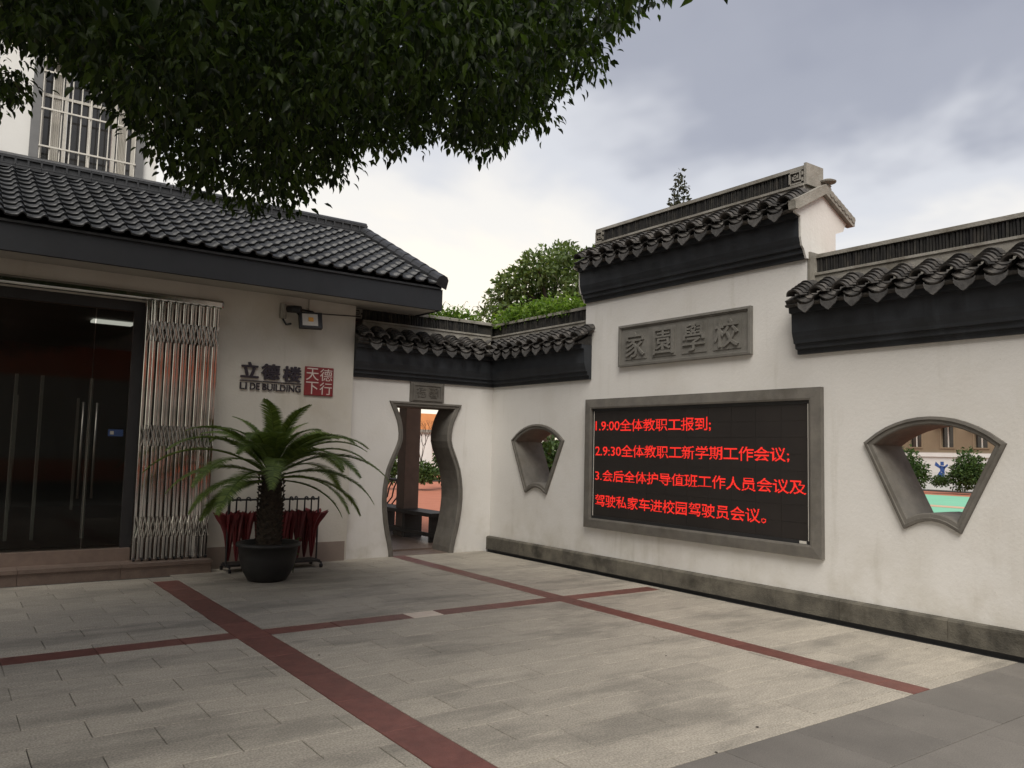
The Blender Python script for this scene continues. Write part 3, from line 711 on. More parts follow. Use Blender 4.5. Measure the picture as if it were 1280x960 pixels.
# upper storey behind
ub = thing('upper_storey', 'white upper storey wall behind the tiled roof with a barred window', 'building', (-7.5,4,3.4))
holed(BACK, [(-13,3.4),(-4.60,3.4),(-4.60,10),(-13,10)], [[(-6.17,5.30),(-4.90,5.30),(-4.90,6.95),(-6.17,6.95)]], -2.45, -2.65).build('wall', PLASTER_U, ub)
MB().box((-13,2.65,3.4),(-12.8,8,10)).build('side_wall', PLASTER_U, ub)
MB().box((-4.80,2.651,3.4),(-4.602,8,10)).build('side_wall', PLASTER_U, ub)
MB().box((-13,2.3,10.0),(-4.4,8,10.15)).build('flat_roof', CEM, ub)
win = ring_sweep(BACK, [(-6.16,5.31),(-4.91,5.31),(-4.91,6.94),(-6.16,6.94)], [(.11,-2.45),(.11,-2.40),(.0,-2.40),(.0,-2.64)]).build('window', CEM, ub)
win.data.materials[0] = mat('grey_window_surround', (.17,.17,.17), (.14,.14,.14), 6, .8)
fr_ = MB()
for xa in (-6.155, -5.86, -5.545, -5.22, -4.955): fr_.fbox(BACK, xa, xa+.045, -2.60, -2.55, 5.31, 6.94)
for zz_ in (5.31, 6.42, 6.90): fr_.fbox(BACK, -6.155, -4.91, -2.605, -2.547, zz_, zz_+.04)
fr_.build('sash_frame', STEELW, win)
for k, xa in enumerate((-6.11,-5.81,-5.50,-5.17)):
    MB().fbox(BACK, xa, xa+.27, -2.58, -2.575, 5.345, 6.90).build('pane', WGLASS, win)
for xa, xb in ((-6.02,-5.90),(-5.13,-5.03)):
    cv = MB(); n = 10
    for i in range(n):
        a = xa+(xb-xa)*i/n; b = xa+(xb-xa)*(i+1)/n; d = .012*(i % 2); e = .012*((i+1) % 2)
        cv.add([BACK(a,-2.57+d,5.35),BACK(b,-2.57+e,5.35),BACK(b,-2.57+e,6.9),BACK(a,-2.57+d,6.9)], [(0,1,2,3)])
    cv.build('curtain', mat('pale_curtain', (.5,.47,.42), (.42,.4,.35), 4, .9), win)
for i in range(11):
    xx = -6.145+i*.122
    MB().tube([BACK(xx,-2.41,5.32), BACK(xx,-2.41,6.93)], .009, 6).build('grille_bar', STEELW, win)
for zz_ in (5.33, 5.64, 6.18, 6.72): MB().fbox(BACK, -6.16, -4.91, -2.400, -2.382, zz_-.011, zz_+.011).build('grille_rail', STEELW, win)

# building lettering
sg = thing('building_sign', 'dark raised Chinese and English building name on the wall above the palm', 'sign', (-3.55,-.07,2.4))
for ch, (a, b, c, d) in zip('立德楼', ((-3.955,-3.72,2.395,2.60),(-3.69,-3.44,2.385,2.595),(-3.405,-3.15,2.375,2.585))):
    fit_text(BACK, ch, a, b, c, d, WP+.006, SIGNK, sg, bold=.030, depth=.018)
MB().fbox(BACK, -3.955, -3.145, WP+.004, WP+.016, 2.352, 2.364).build('underline', SIGNK, sg)
x = -3.95
for wd_, aa, bb in (('LI',-3.955,-3.865),('DE',-3.825,-3.70),('BUILDING',-3.665,-3.15)):
    fit_text(BACK, wd_, aa, bb, 2.245, 2.335, WP+.005, SIGNK, sg, 'word', bold=.015, depth=.012)
ss = thing('seal_sign', 'square red seal stamp sign with four white characters beside the building name', 'sign', (-2.9,-.07,2.4))
pz = MB().fbox(BACK, -3.105, -2.695, WP+.003, WP+.020, 2.215, 2.605).build('seal_plate', SIGNR, ss); bev(pz, .012, 2)
for ch, a, c in (('天',-3.085,2.42),('下',-3.085,2.235),('德',-2.89,2.42),('行',-2.89,2.235)):
    fit_text(BACK, ch, a, a+.175, c, c+.165, WP+.019, SIGNW, ss, depth=.004)

# flood lamp, bracket, cables
fl = thing('flood_lamp', 'square unlit flood lamp with yellow chip bracketed high on the wall', 'lamp', (-3.12,-.2,3.2))
M_ = Matrix.Translation((-3.12,-.24,3.20)) @ Matrix.Rotation(R_(-14), 4, 'X') @ Matrix.Rotation(R_(-8), 4, 'Z')
def tb(mb, Mx): mb.v = [tuple(Mx @ Vector(p)) for p in mb.v]; return mb
tb(MB().box((-.15,-.02,-.11),(.15,.05,.11)), M_).build('housing', BLACKM, fl)
tb(MB().box((-.115,-.024,-.082),(.09,-.0205,.082)), M_).build('reflector', LAMPW, fl)
tb(MB().box((-.035,-.032,-.025),(.030,-.0245,.030)), M_).build('led_chip', LAMPY, fl)
MB().tube([(-3.26,-.2,3.26),(-3.30,-.14,3.33),(-3.34,-.07,3.34)], .016, 6).tube([(-3.0,-.2,3.26),(-3.05,-.12,3.34),(-3.2,-.07,3.36)], .012, 6).build('bracket', BLACKM, fl)
cm = thing('cable_camera', 'small dark camera on a bracket just left of the flood lamp', 'camera', (-3.35,-.1,3.35))
MB().tube([(-3.38,-.09,3.34),(-3.33,-.20,3.33),(-3.27,-.26,3.325)], [.045,.05,.045], 10).build('camera_body', BLACKM, cm)
MB().lathe((-3.44,-.075,3.21), [(0,0),(.045,.0),(.05,.05),(.045,.19),(0,.20)], 10).build('junction_box', CEM, cm)
MB().tube([(-3.44,-.08,3.20),(-3.40,-.10,3.13),(-3.33,-.09,3.15)], .014, 6).build('cable_loop', BLACKM, cm)
cb = thing('wall_conduit', 'thin conduit looping from the flood lamp to the wall corner', 'conduit', (-2.8,-.07,3.4))
MB().tube([(-3.09,-.075,3.32),(-3.09,-.075,3.525),(-2.405,-.075,3.515)], .010, 6).build('upper_pipe', CEM, cb)
MB().tube([(-2.95,-.075,3.33),(-2.405,-.075,3.36)], .007, 6).build('lower_pipe', BLACKM, cb)

# ------------------------------------------------------------------ potted cycad
PX, PY = -3.87, -1.18
pot = thing('plant_pot', 'round black plastic pot holding the cycad', 'pot', (PX,PY,0))
MB().lathe((PX,PY,0), [(0,.012),(.19,.0),(.215,.01),(.285,.13),(.318,.27),(.33,.385),(.355,.392),(.36,.40),(.36,.425),(.345,.435),(.325,.425),(.31,.36),(0,.36)], 40).build('pot_body', POTM, pot, smooth=True)
MB().lathe((PX,PY,0), [(.312,.375),(.2,.39),(.0,.40)], 24).build('soil', SOIL, pot)
cy = thing('cycad', 'potted sago cycad with arching dark green fronds before the wall', 'cycad', (PX,PY,.38))
tr = MB(); prof = []
for i in range(22):
    z = i*.04; r = .135 - .0015*i + (.012 if i % 2 else 0); prof.append((r, z))
prof += [(.08,.90),(0,.93)]
tr.lathe((PX,PY,.36), prof, 18)
for i in range(170):
    z = .05+.82*(i/170); th = i*2.399; c = Vector((PX+.135*math.cos(th), PY+.135*math.sin(th), .36+z)); d = Vector((math.cos(th), math.sin(th), .6)).normalized()
    sdv = Vector((-math.sin(th), math.cos(th), 0))
    tr.add([c-sdv*.022-Vector((0,0,.018)), c+sdv*.022-Vector((0,0,.018)), c+Vector((0,0,.022)), c+d*.035], [(0,1,3),(1,2,3),(2,0,3)])
trk = tr.build('trunk', CBARK, cy)
def frond(Lf, a0, a1, seed):
    r = random.Random(seed); mb = MB(); n = 16; pts = []; p = Vector((0,0,0)); dirs = []
    for i in range(n+1):
        t = i/n; a = a0 + (a1-a0)*(t**1.35); pts.append(p.copy()); d = Vector((math.cos(a), 0, math.sin(a))); dirs.append(d); p = p + d*(Lf/n)
    mb.tube(pts, [.011*(1-.8*i/n) for i in range(n+1)], 4, False)
    nl = 78
    for k in range(nl):
        t = .10+.90*k/(nl-1); i = min(n-1, int(t*n)); f = t*n-i; c = pts[i].lerp(pts[i+1], f); d = dirs[i]
        up = Vector((-d.z, 0, d.x)); ll = .165*min(1, (t-.02)*3.5)*min(1, (1.06-t)*3.2)+.01
        for s in (-1, 1):
            o = (Vector((0, s, 0))*1.0 + d*(.28+.42*t) + up*(.12+r.uniform(-.06,.06))).normalized()
            m = c+o*ll*.5+Vector((0,0,.004)); tip = c+o*ll+Vector((0,0,-.014)); wv = d*.0085
            mb.add([c-wv, c+wv, m+wv*.9, tip, m-wv*.9], [(0,1,2,4),(4,2,3)])
    return mb.mesh('frond', CYC)
kinds = [(1.05,76,15),(1.15,62,-12),(1.25,52,-30),(1.32,43,-44),(1.42,32,-56),(1.38,18,-62),(1.2,8,-65),(1.05,-4,-70)]
FM = [frond(L_, R_(a), R_(b), i) for i, (L_, a, b) in enumerate(kinds)]
cnt = [5,6,7,8,8,7,6,3]; az = 0
top = Vector((PX, PY, 1.22))
for kk, c in enumerate(cnt):
    for j in range(c):
        a = 2*math.pi*(j+.5*(kk % 2)+random.uniform(-.25,.25))/c + kk*.7
        # the wall is close behind: fronds pointing at it rise more steeply, so none pass through
        if math.sin(a) > .55 and kk > 2: continue
        if math.sin(a) < -.80 and kk > 4: continue
        s = random.uniform(.86, 1.06)*(.86 if kk < 2 else .97)
        m = Matrix.Translation(top+Vector((.04*math.cos(a), .04*math.sin(a), .06-.02*kk))) @ Matrix.Rotation(a, 4, 'Z') @ Matrix.Rotation(random.uniform(-.1,.1), 4, 'Y') @ Matrix.Rotation(random.uniform(-.25,.25), 4, 'X') @ Matrix.Scale(s, 4)
        link(FM[kk], 'frond', cy, m)

# ------------------------------------------------------------------ umbrella rack
rk = thing('umbrella_rack', 'low black wheeled rack hung with red umbrellas behind the cycad', 'rack', (-3.5,-.32,0))
RX0, RX1, RY = -4.10, -2.95, -.36
MB().tube([(RX0,RY,.86),(RX1,RY,.86)], .012, 8).build('top_bar', BLACKM, rk)
for xx in (RX0, RX1):
    MB().tube([(xx,RY,.06),(xx,RY,.89)], .012, 8).build('post', BLACKM, rk)
    MB().tube([(xx,RY-.17,.065),(xx,RY+.17,.065)], .012, 8).build('foot', BLACKM, rk)
    for dy in (-.17,.17): MB().tube([(xx-.014,RY+dy,.026),(xx+.014,RY+dy,.026)], .026, 12).build('castor', BLACKM, rk)
MB().box((RX0,RY-.14,.072),(RX1,RY+.14,.095)).build('drip_tray', BLACKM, rk)
def canopy_mesh(fl, seed):
    r = random.Random(seed); mb = MB(); n = 32; Hh = .60
    rows = [(0,.012),(.1,.024),(.25,.036),(.42,.05),(.56,.062),(.72,.07+.25*fl),(.86,.08+.65*fl),(1.0,.085+fl)]
    ph = [r.uniform(.6,1.25) for _ in range(8)]
    for t, rad in rows:
        for k in range(n):
            th = 2*math.pi*k/n; rib = .5+.5*math.cos(8*th); kk = int((k+2)/4) % 8
            rr = rad*(.55+.45*rib*(ph[kk] if t > .5 else 1)); mb.v.append((rr*math.cos(th+.5*t), rr*math.sin(th+.5*t), t*Hh-(.04*(1-rib) if t == 1 else 0)))
    for i in range(len(rows)-1):
        for k in range(n): mb.f.append((i*n+k, i*n+(k+1)%n, (i+1)*n+(k+1)%n, (i+1)*n+k))
    mb.f.append(tuple(range(n))[::-1]); return mb.mesh('canopy', RED_F)
CN = [canopy_mesh(f, i) for i, f in enumerate((.10,.02,.03,.045,.16))]
def handle_mesh():
    mb = MB(); pts = [(0,0,0),(0,0,.20)]+[(.026-.026*math.cos(t), 0, .20+.030*math.sin(t)) for t in [math.pi*j/6 for j in range(1,7)]]+[(.052,0,.185)]
    mb.tube(pts, .010, 6); return mb.mesh('handle', BLACKM, True)
HM = handle_mesh()
spots = [(-4.06,0,.10,'leftmost red umbrella with flared skirt at the end of the rack'),(-3.98,1,-.03,'second red umbrella from the left end of the rack, tightly closed'),(-3.86,2,.04,'furled red umbrella just left of the cycad trunk on the rack'),
         (-3.72,1,-.06,'furled red umbrella hidden mostly behind the cycad trunk'),(-3.50,3,.03,'red umbrella just right of the cycad trunk on the rack'),(-3.41,1,-.05,'third red umbrella right of the cycad trunk, slim and tightly closed'),(-3.31,2,.05,'closed red umbrella in the middle of the right half of the rack'),
         (-3.21,3,-.04,'loosely closed red umbrella third from the right end of the rack'),(-3.11,2,.03,'slim red umbrella next to the rightmost one on the rack'),(-3.02,4,.0,'rightmost red umbrella with wide flared skirt on the rack')]
for i, (xx, cn, dy, lb) in enumerate(spots):
    um = thing('umbrella', lb, 'umbrella', (xx, RY+dy*.5, .12), 'red umbrellas on the rack')
    tilt = Matrix.Rotation(random.uniform(-.06,.06), 4, 'Y') @ Matrix.Rotation(random.uniform(-.05,.05)+dy*.3, 4, 'X') @ Matrix.Rotation(random.uniform(0,6), 4, 'Z')
    B_ = Matrix.Translation((xx, RY+dy*.5, .12)) @ tilt
    for me_, nm_, off_ in ((CN[cn],'canopy',0),):
        link(me_, nm_, um, B_)
    link(HM, 'handle', um, Matrix.Translation((xx-.026, RY, .66)) @ Matrix.Rotation(random.choice((0, math.pi))+math.pi/2*.0+random.uniform(.2,.9)+math.pi/2, 4, 'Z'))
wp = thing('weed_leaf', 'small green leaves poking up behind the right side of the pot', 'plant', (-3.40,-.80,0))
lb_ = MB()
for k in range(9):
    a = random.uniform(0, 6.28); h = random.uniform(.25,.45); c = Vector((-3.42,-.80,.0))
    pts = [c+Vector((math.cos(a)*.16*t*t, math.sin(a)*.16*t*t, h*math.sin(t*2.0))) for t in [j/6 for j in range(7)]]; sdv = Vector((-math.sin(a), math.cos(a), 0))
    for j in range(6):
        w0 = .02*math.sin(math.pi*(j/6)*.9+.2); w1 = .02*math.sin(math.pi*((j+1)/6)*.9+.2)
        lb_.add([pts[j]-sdv*w0, pts[j]+sdv*w0, pts[j+1]+sdv*w1, pts[j+1]-sdv*w1], [(0,1,2,3)])
lb_.build('foliage', SHRUB, wp)

# ------------------------------------------------------------------ behind the walls
bn = thing('corridor_bench', 'dark wooden bench with curved back seen through the vase doorway', 'bench', (-.3,2.2,0))
MB().box((-.50,.95,.44),(-.08,5.2,.50)).build('seat', WOODD, bn)
for yy in (1.0,1.9,2.9,3.9,5.0): MB().box((-.46,yy,.03),(-.12,yy+.08,.439)).build('leg', WOODD, bn)
MB().box((-.47,.95,.12),(-.43,5.2,.18)).build('stretcher', WOODD, bn)
for k in range(14):
    yy = 2.7+k*.19
    MB().tube([(-.10,yy,.50),(.0,yy,.62),(.03,yy,.78),(.10,yy,.93)], .014, 6).build('back_spindle', WOODD, bn)
MB().tube([(.10,2.6,.94),(.10,5.2,.94)], .028, 8).build('back_rail', WOODD, bn)
pr = thing('corridor_pillar', 'brown square pillar standing behind the vase doorway', 'pillar', (-.27,2.1,0))
MB().box((-.42,2.02,.03),(-.14,2.30,3.3)).build('shaft', PILLAR, pr)
MB().box((-.45,1.99,.031),(-.11,2.33,.20)).build('base', FRAME, pr)
beam = thing('corridor_roof', 'flat dark roof slab of the walkway behind the doorway wall', 'roof', (-1,2.5,3.3))
MB().box((-3.2,.62,3.31),(.15,6,3.40)).build('roof_slab', PILLAR, beam)

wl = thing('school_wall', 'low white far wall with grey coping and a blue painted figure beyond the green court', 'wall', (36,10,0))
MB().box((36,-8,-.02),(36.3,30,1.75)).build('wall_body', PLASTER_U, wl)
MB().box((35.93,-8,1.751),(36.37,30,1.95)).build('coping', PLASTER_U, wl)
_d = FWD + RGT*((1173-640)/FPX); FY = CAM.y + (35.99-CAM.x)*_d.y/_d.x
bf = MB()
for poly in ([(-.18,.75),(.05,.62),(.12,.9),(-.02,1.0)], [(.0,.98),(.22,.94),(.26,1.25),(.0,1.3)], [(.02,1.31),(.2,1.31),(.2,1.5),(.02,1.5)], [(.2,1.1),(.42,1.3),(.38,1.4),(.18,1.22)], [(-.22,1.5),(-.28,1.3),(.02,1.12),(.04,1.25)], [(.1,.6),(.2,.6),(.24,.96),(.1,.98)]):
    bf.add([(35.994, FY-a, b) for a, b in poly], [tuple(range(len(poly)))])
bf.build('painted_figure', BLUEP, wl)
MB().box((35.995,-8,.9),(35.9955,30,.905)).build('wall_joint', CEM, wl)
fb = thing('brown_block', 'brown facade block with small dark windows far beyond the court', 'building', (42,10,0))
ops = []
yy = -6
for k in range(18): ops.append((yy+k*1.9, yy+k*1.9+.72))
hol = [[(a,2.35),(b,2.35),(b,3.6),(a,3.6)] for a, b in ops]
FX = Fr((42,0,0), (0,1,0), (-1,0,0))
holed(FX, [(-8,-.02),(30,-.02),(30,9),(-8,9)], hol, 0, -.25).build('wall', BWALL, fb)
for a, b in ops:
    wdo = ring_sweep(FX, [(a,2.35),(b,2.35),(b,3.6),(a,3.6)], [(.08,.0),(.08,.04),(.0,.04),(.0,-.24)]).build('window', BWALL, fb)
    MB().fbox(FX, a, b, -.18, -.20, 2.35, 3.6).build('pane', WGLASS, wdo)
    MB().fbox(FX, (a+b)/2-.03, (a+b)/2+.03, -.17, -.10, 2.35, 3.6).build('mullion', STEELW, wdo)
    MB().fbox(FX, a-.2, b+.2, .0, .35, 3.72, 3.79).build('sunshade', CEM, wdo)
MB().box((41.9,-8,1.9),(42.0,30,2.05)).build('string_course', SOFF, fb)
MB().box((42.3,-8,-.02),(50,30,9)).build('rear_block', BWALL, fb)
w2 = thing('school_wall', 'tall white wall panel with bare climber seen through the vase doorway', 'wall', (9,24,0))
MB().box((4,24,-.02),(12.85,24.3,2.30)).build('wall_body', PLASTER_U, w2)
MB().box((3.9,23.9,2.301),(12.92,24.4,2.45)).build('coping', CEM, w2)
ob = thing('far_pavilion', 'orange tiled roof rising above the white wall through the vase doorway', 'building', (12,32,0))
MB().box((6,31,0),(20,36,2.2)).build('wall', PLASTER_U, ob)
MB().add([(5.5,30.4,2.1),(20.5,30.4,2.1),(20.5,33.5,3.7),(5.5,33.5,3.7),(5.5,36.6,2.1),(20.5,36.6,2.1)], [(0,1,2,3),(3,2,5,4),(0,3,4),(1,5,2),(0,4,5,1)]).build('roof', ORBRICK, ob)

# building across the court, behind the viewer: it shows only as reflections in the polished gate and glass
op = thing('facing_building', 'plain pale building with red cloth banners facing the courtyard from behind the viewer', 'building', (-6,-24,0))
MB().box((-22,-26,-.05),(10,-24,9.5)).build('wall', PLASTER_B, op)
MB().box((-22,-23.99,.0),(10,-23.985,.8)).build('banner', REDB, op)
MB().box((-22,-23.99,3.9),(10,-23.985,5.1)).build('banner', REDB, op)

# ------------------------------------------------------------------ foliage
LV8 = np.array([(0,0,0),(.30,-.5,.10),(.30,.5,.10),(.30,0,0),(.66,-.36,.06),(.66,.36,.06),(.66,0,-.03),(1.0,0,-.16)])
LF8 = [(0,1,3),(0,3,2),(3,1,4,6),(3,6,5,2),(6,4,7),(6,7,5)]
LV4 = np.array([(0,0,0),(.42,-.5,.08),(.42,.5,.08),(1.0,0,-.10)]); LF4 = [(0,1,3),(0,3,2)]
def rotmats(d, roll):
    d = d/np.linalg.norm(d, axis=1)[:, None]; up = np.tile([0,0,1.], (len(d),1)); s = np.cross(up, d); nl = np.linalg.norm(s, axis=1)
    s[nl < 1e-3] = [1,0,0]; s /= np.linalg.norm(s, axis=1)[:, None]; n = np.cross(d, s)
    c, q = np.cos(roll)[:, None], np.sin(roll)[:, None]
    return np.stack([d, s*c+n*q, -s*q+n*c], axis=2)
def leaves(pos, d, L, W, LV, LF, roll=None):
    n = len(pos); roll = rng.normal(0, .5, n) if roll is None else roll
    Rm = rotmats(d, roll); loc = LV[None]*np.stack([L, W, L], 1)[:, None, :]
    return np.einsum('nij,nkj->nki', Rm, loc)+pos[:, None, :], Rm
def leafmesh(name, V, LF, m, par, kind='stuff'):
    n, k, _ = V.shape; me = bpy.data.meshes.new(name)
    fv = []; tot = []
    flat = np.concatenate([np.array(f) for f in LF]); lens = np.array([len(f) for f in LF])
    me.vertices.add(n*k); me.vertices.foreach_set('co', V.reshape(-1).astype(np.float32))
    loops = (flat[None]+(np.arange(n)*k)[:, None]).reshape(-1); me.loops.add(len(loops)); me.loops.foreach_set('vertex_index', loops.astype(np.int32))
    lt = np.tile(lens, n); ls = np.concatenate([[0], np.cumsum(lt)[:-1]]); me.polygons.add(len(lt)); me.polygons.foreach_set('loop_start', ls.astype(np.int32))
    me.update(calc_edges=True); me.validate(); me.materials.append(m)
    o = link(me, name, par)
    if kind: o['kind'] = kind
    return o
SIL = [(-30,60),(0,62),(12,70),(38,72),(48,78),(60,92),(90,100),(125,128),(158,158),(180,186),(196,220),(215,240),(258,250),(282,272),(330,284),(372,276),(392,250),(428,246),(440,222),(438,205),(455,196),(472,204),(500,203),(530,196),(556,190),(575,198),(600,205),(632,200),(650,176),(672,178),(692,168),(688,140),(712,128),(722,108),(752,112),(757,84),(748,62),(780,45),(786,18),(796,8),(808,18),(832,10),(860,-30),(1000,-300),(-300,-300),(-300,60)]
SIL2 = [(-60,80),(0,84),(22,92),(34,112),(32,138),(20,142),(8,150),(-60,160)]
def inside(px, py, poly):
    r = np.zeros(len(px), bool); n = len(poly)
    for i in range(n):
        x1, y1 = poly[i]; x2, y2 = poly[(i+1) % n]
        c = ((y1 > py) != (y2 > py)) & (px < (x2-x1)*(py-y1)/((y2-y1) if y2 != y1 else 1e-9)+x1); r ^= c
    return r
ct = thing('camphor_tree', 'large overhanging tree whose dark leafy boughs fill the upper left of the view', 'tree', (-11.2,-5.4,0))
EC = np.array([-6.7,-5.6,5.6]); ER = np.array([4.4,3.7,2.6])
q = rng.normal(size=(110000,3)); q /= np.linalg.norm(q, axis=1)[:, None]; q *= rng.random((110000,1))**(1/2.4)
tw = EC+q*ER
px, py, zz_ = project(tw)
# irregular bough outline
px = px + 10*np.sin(tw[:,0]*5.1+tw[:,2]*3.3) + 7*np.sin(tw[:,1]*11+tw[:,2]*7) + rng.normal(0,3,len(tw)); py = py + 9*np.sin(tw[:,0]*6.3-tw[:,1]*4.1) + 6*np.sin(tw[:,0]*13) + rng.normal(0,3,len(tw))
hole = np.sin(px*.105+2)*np.sin(py*.125+1)+.55*np.sin(px*.051+py*.083)
clump = np.sin(tw[:,0]*4.1+1)*np.sin(tw[:,1]*3.7+.4)+.6*np.sin(tw[:,2]*5.3+tw[:,0]*2.2)
# shape of the boughs: twigs exist only where this tree's crown reaches
lob = inside(px, py, SIL) | inside(px, py, SIL2)
lob2 = np.array([0,0,-.14]); qx, qy, _q = project(tw+lob2); lob = (inside(px, py, SIL) & inside(qx, qy, SIL)) | (inside(px, py, SIL2) & inside(qx, qy, SIL2))
inframe = (zz_ > .3) & (px > -40) & (px < 1320) & (py > -30)
keepf = tw[inframe & lob & (zz_ > 3.3) & (clump > -.62) & ~((hole > .93) & (py > 60))][:8200]; keepo = tw[~inframe & (np.linalg.norm(tw-np.array(CAM), axis=1) > 2.2)]
keepo = keepo[keepo[:,2] > 3.0][:3400]
def twig_leaves(T, per, L0, LV):
    n = len(T)*per; base = np.repeat(T, per, 0); off = rng.normal(0, .055, (n,3)); d = off*np.array([1,1,.3])/.055*.55+np.array([0,0,-.75]); d += rng.normal(0,.18,(n,3))
    L = L0*rng.uniform(.7,1.2,n); return base+off, d, L, L*rng.uniform(.40,.52,n)
p1, d1, L1, W1 = twig_leaves(keepf, 7, .068, LV8)
V1, Rm1 = leaves(p1, d1, L1, W1, LV8, LF8)
_, _, dep = project(p1)
px1, py1, _ = project(p1+np.array([0,0,-.04]))
vis = (px1 > 5) & (px1 < 1270) & (py1 > 5)
# the 300 leaves that show largest are parts of their own
dd = np.where(vis, dep, 99); order = np.argsort(dd)[:300]; mask = np.ones(len(p1), bool); mask[order] = False
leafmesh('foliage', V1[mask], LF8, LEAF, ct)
lm = bpy.data.meshes.new('leaf'); lm.from_pydata([tuple(v_) for v_ in LV8], [], LF8); lm.materials.append(LEAF)
for i in order:
    m = np.eye(4); m[:3,:3] = Rm1[i] @ np.diag([L1[i], W1[i], L1[i]]); m[:3,3] = p1[i]
    link(lm, 'leaf', ct, Matrix(m.tolist()))
q = rng.normal(size=(5200,3)); q /= np.linalg.norm(q, axis=1)[:, None]; q *= rng.random((5200,1))**.4
ex_ = np.array([-10.6,-8.6,5.9])+q*np.array([3.8,4.6,2.2]); ax_, ay_, az_ = project(ex_)
ex_ = ex_[~((az_ > .1) & (ax_ > -90) & (ay_ > -90) & (ax_ < 1400))]; keepo = np.concatenate([keepo, ex_[ex_[:,2] > 3.4]])
p2, d2, L2, W2 = twig_leaves(keepo, 4, .15, LV4)
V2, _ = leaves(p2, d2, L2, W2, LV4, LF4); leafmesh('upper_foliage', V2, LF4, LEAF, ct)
MB().tube([(-11.3,-5.5,-.05),(-11.2,-5.4,1.2),(-10.9,-5.4,2.6),(-10.4,-5.5,3.8),(-9.6,-5.6,5.0)], [.34,.26,.23,.20,.15], 12).build('trunk', BARK, ct, smooth=True)
r = random.Random(4)
for k in range(26):
    j = r.randrange(len(keepf)) if k % 2 else r.randrange(len(keepf)); e = Vector(keepf[j]); e.z += .35
    s0 = Vector((-9.8+r.uniform(-.8,.8), -5.55, 4.6+r.uniform(-.5,.4))); mid = s0.lerp(e, .5)+Vector((r.uniform(-.3,.3), r.uniform(-.3,.3), .8))
    a = [s0.lerp(mid, t).lerp(mid.lerp(e, t), t) for t in [i_/8 for i_ in range(9)]]
    MB().tube(a, [.055*(1-t*.8) for t in [i_/8 for i_ in range(9)]], 6).build('limb', BARK, ct)

def blob_tree(name, label, cat, base, blobs, n, L0, m, trunk_r=.18, per=1, group=None, hollow=2.0, limbs=8, LVx=LV4, LFx=LF4):
    t = thing(name, label, cat, base, group); P = []; D = []
    vol = np.array([b[3]*b[4]*b[5] for b in blobs])**.75; vol /= vol.sum()
    for b, f in zip(blobs, vol):
        k = int(n*f); q = rng.normal(size=(k,3)); q /= np.linalg.norm(q, axis=1)[:, None]
        q = q*(rng.random((k,1))**(1/hollow/1.6)); q *= (1+.16*np.sin(q[:, :1]*9+b[0]*3)*np.cos(q[:, 1:2]*8+b[1])+.10*np.sin(q[:, 2:]*14))
        P.append(np.array(b[:3])+q*np.array(b[3:])); D.append(q+rng.normal(0,.6,(k,3))+np.array([0,0,-.1]))
    P = np.concatenate(P); D = np.concatenate(D); L = L0*rng.uniform(.6,1.3,len(P))
    V, _ = leaves(P, D, L, L*.55, LVx, LFx, rng.normal(0, 1.0, len(P))); leafmesh('crown', V, LFx, m, t)
    if trunk_r:
        bx, by, bz = base; tz = min(b[2] for b in blobs)
        MB().tube([(bx,by,bz-.05),(bx+.05,by,bz+(tz-bz)*.5),(bx,by+.05,tz)], [trunk_r*1.3, trunk_r, trunk_r*.8], 8).build('trunk', BARK, t, smooth=True)
        for b in blobs[:limbs]:
            c = Vector(b[:3]); MB().tube([(bx,by,tz-.3), Vector((bx,by,tz)).lerp(c,.5)+Vector((0,0,.2)), c], [trunk_r*.6, trunk_r*.35, trunk_r*.12], 6).build('limb', BARK, t)
    return t
def at(px_, py_, dist):
    d = FWD*1.0 + RGT*((px_-640)/FPX) + DWN*((py_-480)/FPX); d = d/math.hypot(d.x, d.y); return CAM + d*dist
D0 = 24; mp = D0/FPX*1.0
bl = []
for (x_, y_, rr) in ((700,322,26),(672,330,24),(645,350,22),(625,372,20),(612,392,16),(690,355,30),(660,375,28),(730,345,26),(640,395,25),(715,385,30),(745,330,24),(748,380,28),(680,400,28),(655,335,15),(712,312,14),(735,318,13),(628,352,12)):
    c = at(x_, y_+4, D0+random.uniform(-.9,.9)); r_ = rr*mp; bl.append((c.x, c.y, c.z, r_, r_, r_*.9))
cb_ = at(685, 560, D0)
blob_tree('round_tree', 'bright green bushy tree rising behind the low corner wall', 'tree', (cb_.x, cb_.y, 0), bl, 9500, .17, LEAF2, .16, hollow=1.6)
# slim tree top over the gable
cs = at(849, 560, 30); bl = []
for (x_, y_, rr) in ((850,216,4),(849,224,5.5),(852,233,7),(845,236,6),(850,244,8.5),(844,252,8),(855,254,8),(849,262,10),(849,276,11),(849,292,13),(849,310,15)):
    c = at(x_, y_, 30); r_ = rr*30/FPX; bl.append((c.x, c.y, c.z, r_, r_, r_*.8))
blob_tree('slim_tree', 'slim conifer tip poking above the ridge of the tall gabled wall', 'tree', (cs.x, cs.y, 0), bl, 900, .17, CONI, .08, limbs=0)
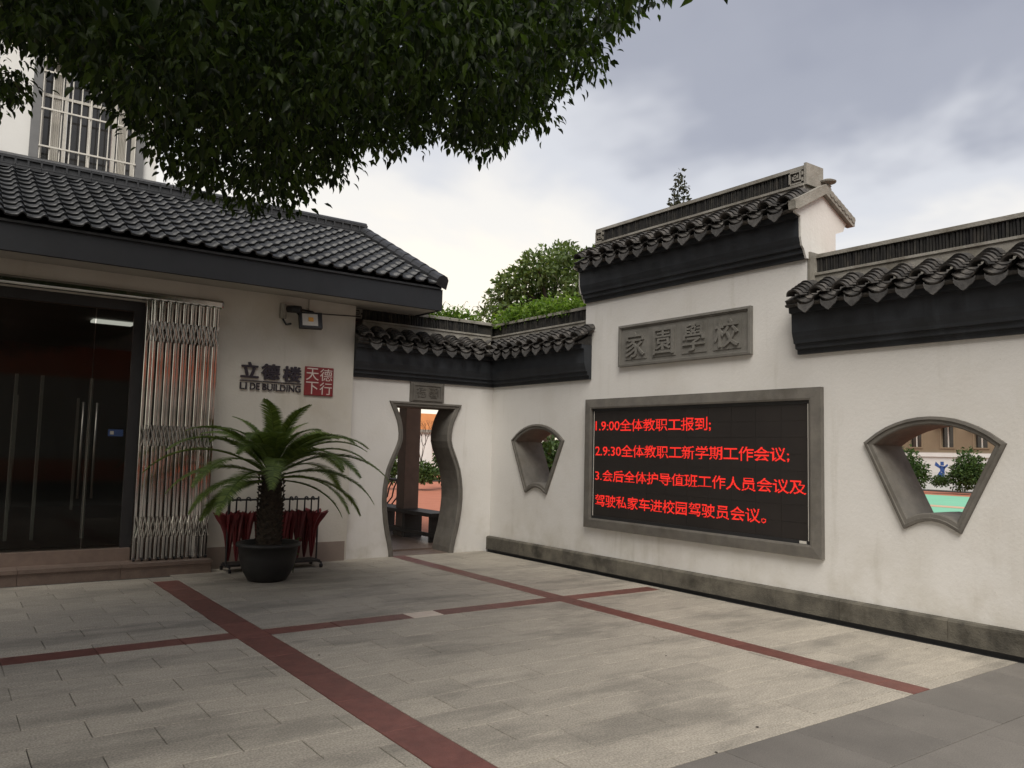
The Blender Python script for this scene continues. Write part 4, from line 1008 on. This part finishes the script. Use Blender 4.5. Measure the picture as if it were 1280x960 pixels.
# creeper on top of the corner wall
vn = thing('creeper', 'bright green creeper sprawling over the ridge at the wall corner', 'vine', (.3,-.3,3.5))
P = []
for _ in range(900):
    t = random.random()
    if t < .28: x_, y_ = random.uniform(-1.25,-.2), random.uniform(.18,.45); h = .10+.14*random.random()**2
    else: x_, y_ = random.uniform(.12,.5), .35-random.random()**.8*2.1; h = .30*(1-.55*abs(y_+.55)/1.5)
    z_ = 3.50+random.random()*max(.06, h)
    P.append((x_, y_, z_))
P = np.array(P); P = np.repeat(P, 5, 0)+rng.normal(0,.055,(len(P)*5,3)); P[:,2] = np.maximum(P[:,2], 3.50)
D = rng.normal(0,1,(len(P),3))+np.array([-.3,-.3,.25]); L = .075*rng.uniform(.6,1.3,len(P))
V, _ = leaves(P, D, L, L*.55, LV4, LF4); leafmesh('foliage', V, LF4, VINE, vn)
r = random.Random(9); tn = MB()
for k in range(16):
    x_ = r.uniform(-1.3,.4); y_ = .3 if x_ < 0 else r.uniform(-1.5,.3); a = r.uniform(0,6.28); L_ = r.uniform(.25,.6)
    tn.tube([(x_+math.cos(a)*t*L_*.4, y_+math.sin(a)*t*L_*.3, 3.5+L_*math.sin(t*1.9)) for t in [j/6 for j in range(7)]], .0035, 3)
tn.build('tendril', BARK, vn)
# shrubs beyond the court and behind the doorway
def shrub(name, label, x_, y0, y1, wpx, d, n, L0, m=SHRUB, cat='shrub'):
    mp_ = d/FPX; c = at(x_, (y0+y1)/2, d); h = (y1-y0)*mp_; w_ = wpx*mp_
    bl = [(c.x+random.uniform(-.3,.3)*w_, c.y+random.uniform(-.3,.3)*w_, c.z+random.uniform(-.25,.25)*h, w_*.33, w_*.33, h*.33) for _ in range(6)]
    bl.append((c.x, c.y, max(.3, c.z-h*.2), w_*.4, w_*.4, h*.33))
    return blob_tree(name, label, cat, (c.x, c.y, 0), bl, n, L0, m, 0)
shrub('shrub', 'loose grey green shrub left of the blue figure beyond the court', 1141, 565, 606, 34, 43, 2600, .16)
shrub('shrub', 'dense dark green shrub right of the blue figure beyond the court', 1206, 566, 607, 38, 43, 3200, .15)
shrub('shrub', 'small clipped mound of a shrub under the blue painted figure', 1176, 595, 607, 20, 43, 900, .10)
shrub('shrub', 'low green bush at the foot of the white wall through the doorway', 528, 578, 602, 40, 30, 1600, .13)
shrub('shrub', 'tall dark bush right of the white wall panel through the doorway', 556, 520, 602, 26, 31, 3000, .15)
shrub('shrub', 'dark bush left of the brown pillar through the doorway', 487, 566, 602, 22, 30, 1500, .13)
shrub('shrub', 'leafy bush close behind the small fan window', 700, 545, 640, 60, 15.5, 4200, .10)
bc = thing('bare_climber', 'thin leafless shrub in front of the white wall through the doorway', 'shrub', (9.6,22.8,0))
tb_ = MB(); r = random.Random(3)
def grow(p, d, L_, r0, lvl):
    e = p+d*L_; tb_.tube([p, p.lerp(e,.5)+Vector((r.uniform(-.05,.05),0,0)), e], [r0, r0*.8, r0*.6], 4, False)
    if lvl < 5:
        for _ in range(3 if lvl < 3 else 2): grow(e, (d+Vector((r.uniform(-.7,.7), r.uniform(-.4,.4), r.uniform(-.1,.4)))).normalized(), L_*.72, r0*.62, lvl+1)
c = at(524, 601, 37)
grow(Vector((c.x, c.y, 0)), Vector((.05,0,1)), .95, .035, 0); tb_.build('branches', BARK, bc)
bc.location = (c.x, c.y, 0)
for ch in bc.children: ch.matrix_parent_inverse = Matrix.Translation((-c.x, -c.y, 0))
